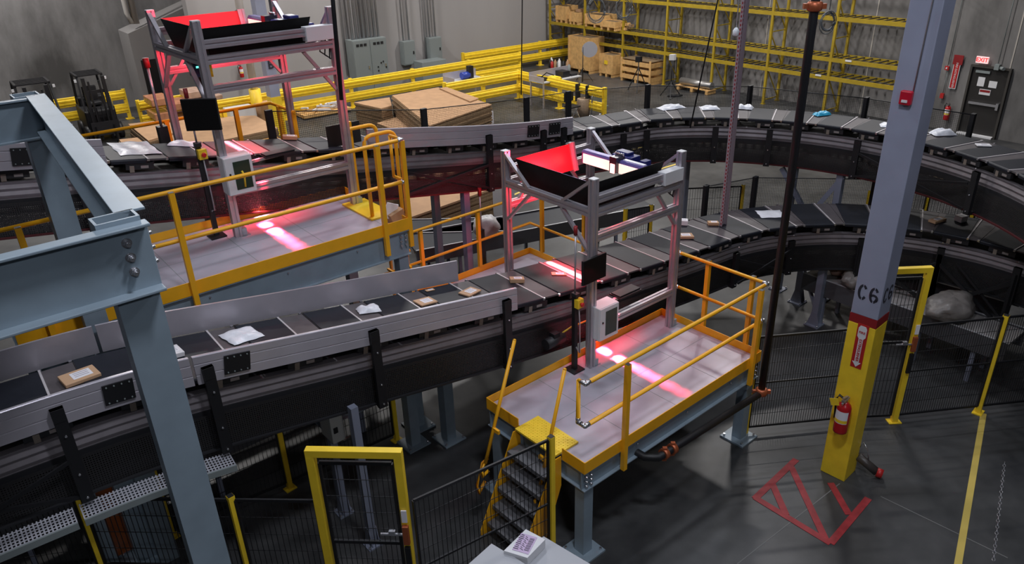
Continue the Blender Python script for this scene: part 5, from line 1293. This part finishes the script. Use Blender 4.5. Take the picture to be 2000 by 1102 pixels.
# ================================================================== FENCES
def fence_panel(a, b, z0, z1, lab, grp=None, sx=.05, sz=.2, bars=(.5,), r=.0026):
    a = V((a[0], a[1], 0)); b = V((b[0], b[1], 0)); L = (b-a).length; d = (b-a).normalized()
    t = thing('mesh_fence_panel', lab, 'fence panel', a+UP*z0, grp); a = a+d*.04; b = b-d*.04; L -= .08
    mb = MB()
    mb.beam(a+UP*z1, b+UP*z1, .02, .03); mb.beam(a+UP*z0, b+UP*z0, .02, .03); mb.beam(a+UP*z0, a+UP*z1, .02, .03, 0, d.cross(UP)); mb.beam(b+UP*z0, b+UP*z1, .02, .03, 0, d.cross(UP))
    for f in bars: mb.beam(a+UP*(z0+(z1-z0)*f), b+UP*(z0+(z1-z0)*f), .018, .022)
    mb.build('frame', BLACK, t)
    mb = MB(); n = int(L/sx)
    for i in range(1, n): p = a+d*(L*i/n); mb.beam(p+UP*z0, p+UP*z1, r*2, r*2, 0, d)
    m_ = int((z1-z0)/sz)
    for i in range(1, m_): mb.beam(a+UP*(z0+(z1-z0)*i/m_), b+UP*(z0+(z1-z0)*i/m_), r*2, r*2)
    mb.build('wire_mesh', BLACK, t)
    return t
def fence_post(p, z, lab, wd=.06, yaw=45, m=YEL):
    fr = frame(yaw); b = V((p[0], p[1], 0)); t = thing('fence_post', lab, 'fence post', b)
    mb = MB(); mb.box(b+UP*z/2, (wd, wd, z), 0, fr.D, fr.N); mb.build('upright', m, t)
    MB().box(b+UP*(z+.003), (wd*.9, wd*.9, .006), 0, fr.D, fr.N).build('cap', BLACK, t); MB().box(b+UP*.008, (wd*2.4, wd*1.8, .016), 0, fr.D, fr.N).build('foot', m, t)
FH = 1.53
def gate(hinge, latch, z, lab, latch_side, lock_at):
    a = V((hinge[0], hinge[1], 0)); b = V((latch[0], latch[1], 0)); d = (b-a).normalized(); n = d.cross(UP)
    t = thing('fence_gate', lab, 'gate', a); wd = .075
    mb = MB(); [mb.box(q+UP*z/2, (wd, wd, z), 0, d, n) for q in (a, b)]; mb.box((a+b)/2+UP*(z+wd/2-.002), ((b-a).length+wd, wd, wd), 0, d, n); [mb.box(q+UP*.008, (.18, .12, .016), 0, d, n) for q in (a, b)]; mb.build('portal', YEL, t, .003)
    aa = a+d*.07; bb = b-d*.07; z0, z1 = .12, z-.08
    mb = MB(); [mb.beam(p_, q_, .025, .035, 0, n if abs(p_.z-q_.z) > .1 else UP) for p_, q_ in ((aa+UP*z0, aa+UP*z1), (bb+UP*z0, bb+UP*z1), (aa+UP*z0, bb+UP*z0), (aa+UP*z1, bb+UP*z1), (aa+UP*(z*.56), bb+UP*(z*.56)))]; dr = mb.build('leaf_frame', BLACK, t)
    mb = MB(); L = (bb-aa).length; k = int(L/.05)
    for i in range(1, k): p = aa+d*(L*i/k); mb.beam(p+UP*z0, p+UP*z1, .005, .005, 0, n)
    for i in range(1, 11): mb.beam(aa+UP*(z0+(z1-z0)*i/11), bb+UP*(z0+(z1-z0)*i/11), .005, .005)
    mb.build('wire_mesh', BLACK, dr)
    q = b+n*.05+UP*lock_at
    MB().box(q+UP*.22, (.05, .012, .14), 0, d, n).build('warning_label', PAPER, t)
    lk = MB().box(q, (.06, .05, .22), 0, d, n).build('safety_lock', RUST, t, .006)
    mb = MB(); mb.beam(q-d*.02, q-d*.24, .018, .02); mb.beam(q-d*.10+UP*.02, q-d*.16+UP*.02, .03, .05); mb.build('lock_lever', CHROME, lk)
    MB().box(q-UP*.3, (.05, .04, .3), 0, d, n).build('lock_bar', BLACK, t)
    return t
# gate of the near fence
zg = 2.32
ga = P(606, 889, zg); gb_ = P(778, 892, zg)
gate((ga.x, ga.y), (gb_.x, gb_.y), zg, 'yellow framed mesh gate in the near fence with an orange lock', 1, 1.45)
FN = zat(V((gb_.x+.05, gb_.y, 0)), 977); print('FN', FN); yp = P(1076, 853, FN); fence_post(yp, FN, 'yellow fence post in front of the near platform stairs')
fence_panel((gb_.x+.05, gb_.y), (yp.x, yp.y), .12, FN-.03, 'black mesh fence panel between the near gate and the platform stairs')
lp = P(450, 972, FN); fence_post(lp, FN+.02, 'yellow fence post left of the near gate')
fence_panel((lp.x, lp.y), (ga.x, ga.y), .12, FN-.03, 'black mesh fence panel directly left of the near gate')
lq = P(150, 968, FN); fence_post(lq, FN+.02, 'yellow fence post left of the big steel column')
fence_panel((lq.x, lq.y), (lp.x, lp.y), .12, FN-.03, 'black mesh fence panel behind the big steel column')
lr = V((lq.x-1.6, lq.y-.25, 0)); fence_panel((lr.x, lr.y), (lq.x, lq.y), .12, FN-.03, 'black mesh fence panel at the bottom left corner')
# fence line under the lower conveyor
m1 = P(567, 955, 0); m2 = P(775, 860, 0); m0 = P(338, 1050, 0)
fence_post(m1, FH, 'yellow fence post under the lower conveyor left of centre'); fence_post(m2, FH, 'yellow fence post under the lower conveyor beside the thick leg'); fence_post(m0, FH, 'yellow fence post just right of the amber panel at lower left')
fence_panel((m1.x, m1.y), (m2.x, m2.y), .12, FH-.03, 'black mesh fence panel under the lower conveyor'); fence_panel((m0.x, m0.y), (m1.x, m1.y), .12, FH-.03, 'black mesh fence panel under the lower conveyor behind the steel column')
# right fence
r1 = P(1455, 848, 0); r2 = P(1910, 806, 0); r3 = P(1745, 824, 0)
fence_post(r1, FH+.3, 'yellow fence post at the right leg of the near platform', .06, 50)
rg = V((r3.x-.70, r3.y-.015, 0))
fence_panel((r1.x, r1.y), (rg.x, rg.y), .12, FH+.02, 'black mesh fence panel between the near platform and the square column', sx=.035)
gate((rg.x, rg.y), (r3.x, r3.y), 2.34, 'yellow framed gate just right of the square column', 1, 1.30)
fence_panel((r3.x, r3.y), (r2.x, r2.y), .12, FH+.02, 'black mesh fence panel right of the square column gate', sx=.035)
fence_post(r2, FH+.05, 'yellow fence post at the far right where the floor line ends', .07)
r4 = V((r2.x+2.2, r2.y+.25, 0)); fence_panel((r2.x, r2.y), (r4.x, r4.y), .12, FH+.02, 'black mesh fence panel running out of view at the right edge', sx=.035)
# fences beyond the lower curve
def fp(px, py, z): q = P(px, py, z); return V((q.x, q.y, 0))
q0, q1 = fp(1330, 366, FH), fp(1452, 361, FH)
fence_panel(q0, q1, .12, FH-.03, 'black mesh fence panel behind the near tunnel, farther bay'); fence_post(q1, FH, 'yellow fence post behind the lower curve right of the perforated strut')
q2, q3, q4 = fp(1700, 372, FH), fp(1817, 365, FH), fp(1910, 378, FH)
fence_post(q2, FH, 'yellow fence post beyond the lower curve just left of the square column'); fence_post(q3, FH, 'yellow fence post beyond the lower curve right of the square column'); fence_post(q4, FH, 'yellow fence post beyond the lower curve near the right edge')
fence_panel(q2, q3, .12, FH-.03, 'black mesh fence panel hidden partly by the square column'); fence_panel(q3, q4, .12, FH-.03, 'black mesh fence panel between two yellow posts beyond the lower curve'); q5 = q4+(q4-q3); fence_panel(q4, q5, .12, FH-.03, 'black mesh fence panel beyond the lower curve at the right edge')
q6, q7 = fp(1272, 400, FH), fp(1222, 408, FH)
fence_post(q6, FH, 'yellow fence post seen inside the near tunnel, right one'); fence_post(q7+V((0, 0, 0)), FH, 'yellow fence post seen inside the near tunnel, left one'); fence_panel(q7, q6, .12, FH-.03, 'short black mesh fence panel seen through the near tunnel')
for (px, py, lab) in ((1845, 515, 'yellow fence post behind the bag chute, left one'), (1790, 500, 'yellow fence post between lower curve and bag chute'), (1955, 590, 'yellow fence post at the right end of the bag chute')):
    fence_post(fp(px, py, .55), .9, lab)
# black netting posts along the upper conveyor's far side
def net_run(C, pts, dz, lab_, off=.38):
    Q = []
    for i, (px, py) in enumerate(pts):
        lo, hi = -5., 17.
        for _ in range(40):
            m = (lo+hi)/2
            if proj(C.pt(m, C.w/2+off, .4))[0] < px: lo = m
            else: hi = m
        q = C.pt(lo, C.w/2+off, 0); zt = min(max(zat(q, py), q.z+.25), q.z+1.3); q = V((q.x, q.y, zt)); b = V((q.x, q.y, C.z(lo)-dz)); Q.append((q, b))
        MBp = MB(); MBp.box((q+b)/2, (.10, .06, (q-b).z), 0, f50.D, f50.N); tag(MBp.build('net_post', BLACK), lab_[i], 'net post')
    for i in range(len(Q)-1):
        (a, a2), (b, b2) = Q[i], Q[i+1]; t = thing('safety_net', lab_[-1], 'safety net', a2, 'safety netting '+lab_[-1][-22:]); L = (b-a).length
        MB().quad(a2, b2, b-UP*.02, a-UP*.02, 0, [(0, a2.z), (L, b2.z), (L, b.z), (0, a.z)]).build('net', NET, t); MB().tube([a-UP*.02, b-UP*.02], .008, 0, 6).build('top_cord', BLACK, t)
net_run(C2, [(522, 215), (826, 212), (1028, 190), (1110, 178), (1266, 165), (1467, 167), (1696, 190), (1906, 222)], .5,
        ['black net post behind the right side of the far tunnel', 'black net post in front of the largest cardboard stack', 'black net post between cardboard and benches', 'black net post before the larger workbench', 'black net post in front of the slatted crate', 'black net post right of the perforated strut', 'black net post left of the square column', 'black net post in front of the exit door', 'black safety netting strung behind the upper conveyor'])
net_run(C1, [(1380, 362), (1476, 345), (1712, 348), (1955, 378)], .5,
        ['black net post behind the white cube parcel', 'black net post behind the flat white envelope', 'black net post directly left of the square column, lower', 'black net post at the far right behind the lower curve', 'black safety netting strung behind the lower conveyor'])

# ================================================================== LOWER CHUTES AND MINOR CONVEYORS
def belt_table(a, b, wd, z, lab, legs=2, side=.18, m=BELT, lines=True):
    a = V(a); b = V(b); d = (b-a).normalized(); n = V((-d.y, d.x, 0)).normalized(); t = thing('belt_conveyor', lab, 'conveyor', V((a.x, a.y, 0)))
    mb = MB(); mb.beam(a, b, wd, .04); mb.build('belt', m, t)
    for s in (-1, 1):
        MB().beam(a+n*s*(wd/2+.02)-UP*side*.35, b+n*s*(wd/2+.02)-UP*side*.35, .03, side).build('side_frame', mat('frame_grey', (.085, .085, .092), .45, .2), t)
        MB().beam(a+n*s*(wd/2+.02)+UP*(side*.15+.005), b+n*s*(wd/2+.02)+UP*(side*.15+.005), .03, .008).build('edge_trim', mat('trim_light', (.5, .5, .52), .4, .4), t)
    L = (b-a).length
    for i in range(legs):
        q = a+(b-a)*((i+.5)/legs)
        for s in (-1, 1): MB().beam(q+n*s*wd*.45-UP*.1, V((q.x, q.y, 0))+n*s*wd*.45, .06, .06, 0, d).build('leg', LEGM, t)
    return t, d, n
za = .95
a = P(760, 455, za); b = P(1240, 395, za); a = V((a.x, a.y, za)); b = V((b.x, b.y, za)); 
mid = P(1000, 462, za)
aa = P(800, 478, za); bb = P(1255, 392, za)
belt_table(aa, bb, .85, za, 'grey-framed flat belt conveyor running behind the walkway toward the right', 3, .28)
cc_ = P(810, 432, za); belt_table(P(770, 445, za), P(1000, 440, za), .7, za, 'short dark belt conveyor joining behind the white sack', 2)
def sack(px, py, z, sx, sy, sz, lab, m, seed):
    random.seed(seed); c = P(px, py, z); mb = MB(); n, k = 24, 14; vs = []
    ph = [random.random()*6 for _ in range(6)]
    for i in range(k+1):
        u = math.pi*i/k
        for j in range(n):
            v = 2*math.pi*j/n; rr = 1+.10*math.sin(3*v+ph[0]+2*u)+.07*math.sin(5*v+ph[1]-3*u)+.05*math.sin(9*v+4*u+ph[2])+.04*math.sin(13*u+ph[3]+2*v)
            zz = (1-math.cos(u))/2
            vs.append(c+f50.D*(math.cos(v)*math.sin(u)**.7*sx*rr)+f50.N*(math.sin(v)*math.sin(u)**.7*sy*rr)+UP*(zz*sz*(.9+.1*rr)))
    fs = [(i*n+j, i*n+(j+1) % n, (i+1)*n+(j+1) % n, (i+1)*n+j) for i in range(k) for j in range(n)]
    mb.add(vs, fs, 0, True); tag(mb.build('sack', m), lab, 'sack')
sack(950, 462, .97, .26, .22, .42, 'crumpled white plastic sack on the conveyor behind the walkway', mat('white_sack', (.62, .60, .60), .4, 0, .1, 8, .6), 3)
# grey plastic bin or post behind
q = P(985, 420, .5); tag(MB().box(V((q.x, q.y, .6)), (.35, .35, 1.2), 0, f50.D, f50.N).build('equipment_box', WHITE, None, .01), 'white upright equipment box behind the near tunnel left post', 'box')
belt_table(f50(-3.2, 8.72, .95), f50(5.0, 8.72, .95), 1.25, .95, 'added wide dark belt conveyor low under the upper platform at the left', 4, .34)  # belt added to darken the bright floor gap under the platform
belt_table(f50(-3.0, 10.6, .95), f50(4.6, 10.6, .95), 1.25, .95, 'second wide dark belt conveyor beneath the upper sorter at the left', 4, .34)
# chutes under the right curve
zc_ = .80
t, d, n = belt_table(P(1590, 527, zc_), P(1985, 662, zc_), .62, zc_, 'long low chute conveyor behind the right fence carrying sacks', 4, .30, mat('pale_chute', (.30, .28, .27), .5))
sack(1852, 618, zc_+.02, .46, .30, .36, 'large grey-brown sack on the low chute behind the right fence', mat('grey_sack', (.15, .135, .125), .4, 0, .25, 7, .6), 5)
sack(1665, 560, zc_+.02, .24, .2, .28, 'small grey sack on the low chute just left of the square column', MATS['grey_sack'], 8)
sack(1640, 535, zc_+.02, .22, .2, .2, 'reddish sack on the low chute behind the gusset-footed legs', mat('red_sack', (.28, .17, .14), .5, 0, .2, 7, .5), 9)
belt_table(P(1610, 478, zc_), P(1985, 585, zc_), .6, zc_, 'second low conveyor behind the sack chute', 3, .3)
# grating walkway under the left part of the lower conveyor
t = thing('grating_tray', 'bright steel grating tray hanging below the left end of the lower conveyor', 'grating', C1.pt(-7, -.45, -1.1))
zq = 0
for k in range(3):
    s0_ = -8.4+k*1.35; mb = MB(); e0, e1 = s0_, s0_+1.30
    C1.ribbon(mb, -(C1.w/2+.23), -.89, -(C1.w/2+.06), -.84, e0, e1); mb.build('grating', GRATE, t)
    C1.sweep(MB(), [(-(C1.w/2+.25), -.95), (-(C1.w/2+.23), -.95), (-(C1.w/2+.23), -.885), (-(C1.w/2+.25), -.885)], e0, e1).build('grating_edge', GREYP, t)
# amber polycarbonate panel and chute post at lower left
q = P(225, 960, .9); mb = MB(); mb.box(V((q.x, q.y, .8))+f50.D*.0, (.5, .02, 1.5), 0, f50.D, f50.N); tag(mb.build('amber_panel', mat('amber_plastic', (.30, .07, .01), .2)), 'dark amber plastic panel behind the lower left fence', 'panel')
q = P(285, 1085, 0); leg_post(V((q.x, q.y, 0)), 1.9, .2, 'blue-grey leg behind the fence left of the big column', m=STEEL)
# grey disconnect box hanging near the slim legs
q = P(648, 828, 1.35); t = thing('disconnect_box', 'grey box with a black switch hanging beside the slim conveyor legs', 'box', q-UP*.2)
MB().box(q, (.16, .28, .36), 0, f50.D, f50.N).build('enclosure', mat('pale_grey_box', (.42, .43, .42), .5), t, .008); MB().box(q-f50.N*.145-f50.D*.03, (.05, .02, .07), 0, f50.D, f50.N).build('switch', BLACK, t)
mb = MB(); [mb.tube([q-UP*.18+f50.D*(.02*i), q-UP*.3+f50.D*.12, q-UP*.25+f50.D*.3, q+UP*.1+f50.D*.38], .009, 0, 6) for i in range(3)]; mb.build('flex_conduit', mat('flex_grey', (.3, .3, .3), .5), t)
# red indicator under the belt
q = C1.pt(-2.9, .2, -.95); tag(MB().lathe(q, [(.02, 0), (.035, .01), (.035, .04), (.02, .05)], 0, 12).build('beacon', mat('red_glow', (1, .02, .02), .4, emit=(1, .02, .01), estr=6)), 'small glowing red beacon under the lower conveyor', 'lamp')
# motors and cables under the lower conveyor near the tunnel
t = thing('drive_motor', 'black drive motor with yellow cable under the lower belt beside the near tunnel', 'motor', g1(-.35, .35, .2))
c = g1(-.35, .30, .40); MB().cyl(c-f50.D*.16, c+f50.D*.14, .075, 0, 18).build('motor_body', DARK, t); MB().box(c+UP*.09, (.10, .10, .06), 0, f50.D, f50.N).build('terminal_box', BLACK, t)
mb = MB(); mb.tube([c+UP*.05+f50.D*.1, c+UP*.12+f50.D*.25-f50.N*.05, c+UP*.14+f50.D*.5-f50.N*.1], .012, 0, 8); mb.build('yellow_cable', mat('yellow_cable', (.55, .36, .03), .5), t)
mb = MB(); random.seed(4)
for i in range(14):
    a = C1.pt(-3+i*.35, -.35, -.60); pts = [a+V((random.uniform(-.1, .1), random.uniform(-.1, .1), random.uniform(-.15, .12)))+f50.D*k*.16 for k in range(6)]; mb.tube(pts, .008, 0, 5)
tag(mb.build('cable_loom', mat('loom_black', (.015, .015, .017), .35)), 'tangle of black cables strung beneath the lower conveyor', 'cables')['kind'] = 'stuff'

# ================================================================== BOTTOM CENTRE CABINET
zk = 1.35
pA = P(962, 1060, zk); pB = P(1003, 1092, zk)
t = thing('steel_cabinet', 'light grey steel cabinet top at the bottom edge in front of the stairs', 'cabinet', V((pA.x, pA.y-.3, 0)))
cxy = P(1045, 1150, zk)
def poly_slab(pts, z1, z0, name, m, parent):
    q = [P(x, y, z1) for x, y in pts]
    if (q[1]-q[0]).cross(q[2]-q[1]).z < 0: q = q[::-1]
    return MB().prism([V((p.x, p.y, z0)) for p in q], UP*(z1-z0)).build(name, m, parent)
poly_slab([(960, 1062), (1010, 1092), (1100, 1150), (1010, 1230), (850, 1160)], zk, 0, 'left_body', mat('cabinet_pale', (.42, .43, .46), .45), t)
poly_slab([(1000, 1085), (1062, 1048), (1200, 1130), (1110, 1200)], zk-.06, 0, 'right_body', MATS['cabinet_pale'], t)
t = thing('labelled_box', 'flat white box with a printed lilac label lying on the steel cabinet', 'box', P(1024, 1065, zk))
poly_slab([(984, 1076), (1027, 1034), (1065, 1054), (1030, 1090)], zk+.04, zk-.055, 'box', WHITE, t)
z_ = zk+.042; o_ = P(1025, 1062, z_); ux = (P(1030, 1090, z_)-P(984, 1076, z_)).normalized(); uy = (P(1027, 1034, z_)-P(984, 1076, z_)).normalized(); uy = (uy-ux*uy.dot(ux)).normalized(); ux = -uy.cross(UP)*-1
ux = uy.cross(UP)
LIL = mat('lilac_label', (.55, .42, .62), .6)
MB().box(o_+UP*.001, (.16, .22, .002), 0, ux, uy).build('label', LIL, t)
mb = MB()
for i in range(9): mb.box(o_+UP*.003+uy*(.09-.022*i)+ux*(-.055), (.03+.01*(i % 3), .008, .001), 0, ux, uy)
for i in range(12): mb.box(o_+UP*.003+uy*(.08-.014*i)+ux*.045, (.045, .004+.003*(i % 2), .001), 0, ux, uy)
for i in range(8): mb.beam(o_+UP*.0035+uy*(.085-.022*i)+ux*(-.02), o_+UP*.0035+uy*(.07-.022*i)+ux*(.015 if i % 2 else .0), .005, .001)
mb.build('print', INK, t)
# chain at the right edge
mb = MB(); a = P(1962, 900, 1.1); b = P(1945, 1110, 1.1); a = P(1962, 905, .8); bb_ = P(1940, 1100, .8)
n = 34
for i in range(n):
    c = a+(bb_-a)*(i/n); d = (bb_-a).normalized(); s = d.cross(UP).normalized() if i % 2 else UP
    mb.tube([c+d*math.cos(k*math.pi/4)*.028+s*math.sin(k*math.pi/4)*.014 for k in range(9)], .0045, 0, 5, False)
tag(mb.build('chain', mat('chain_dull', (.25, .25, .27), .35, .7)), 'steel link chain hanging at the lower right edge', 'chain')
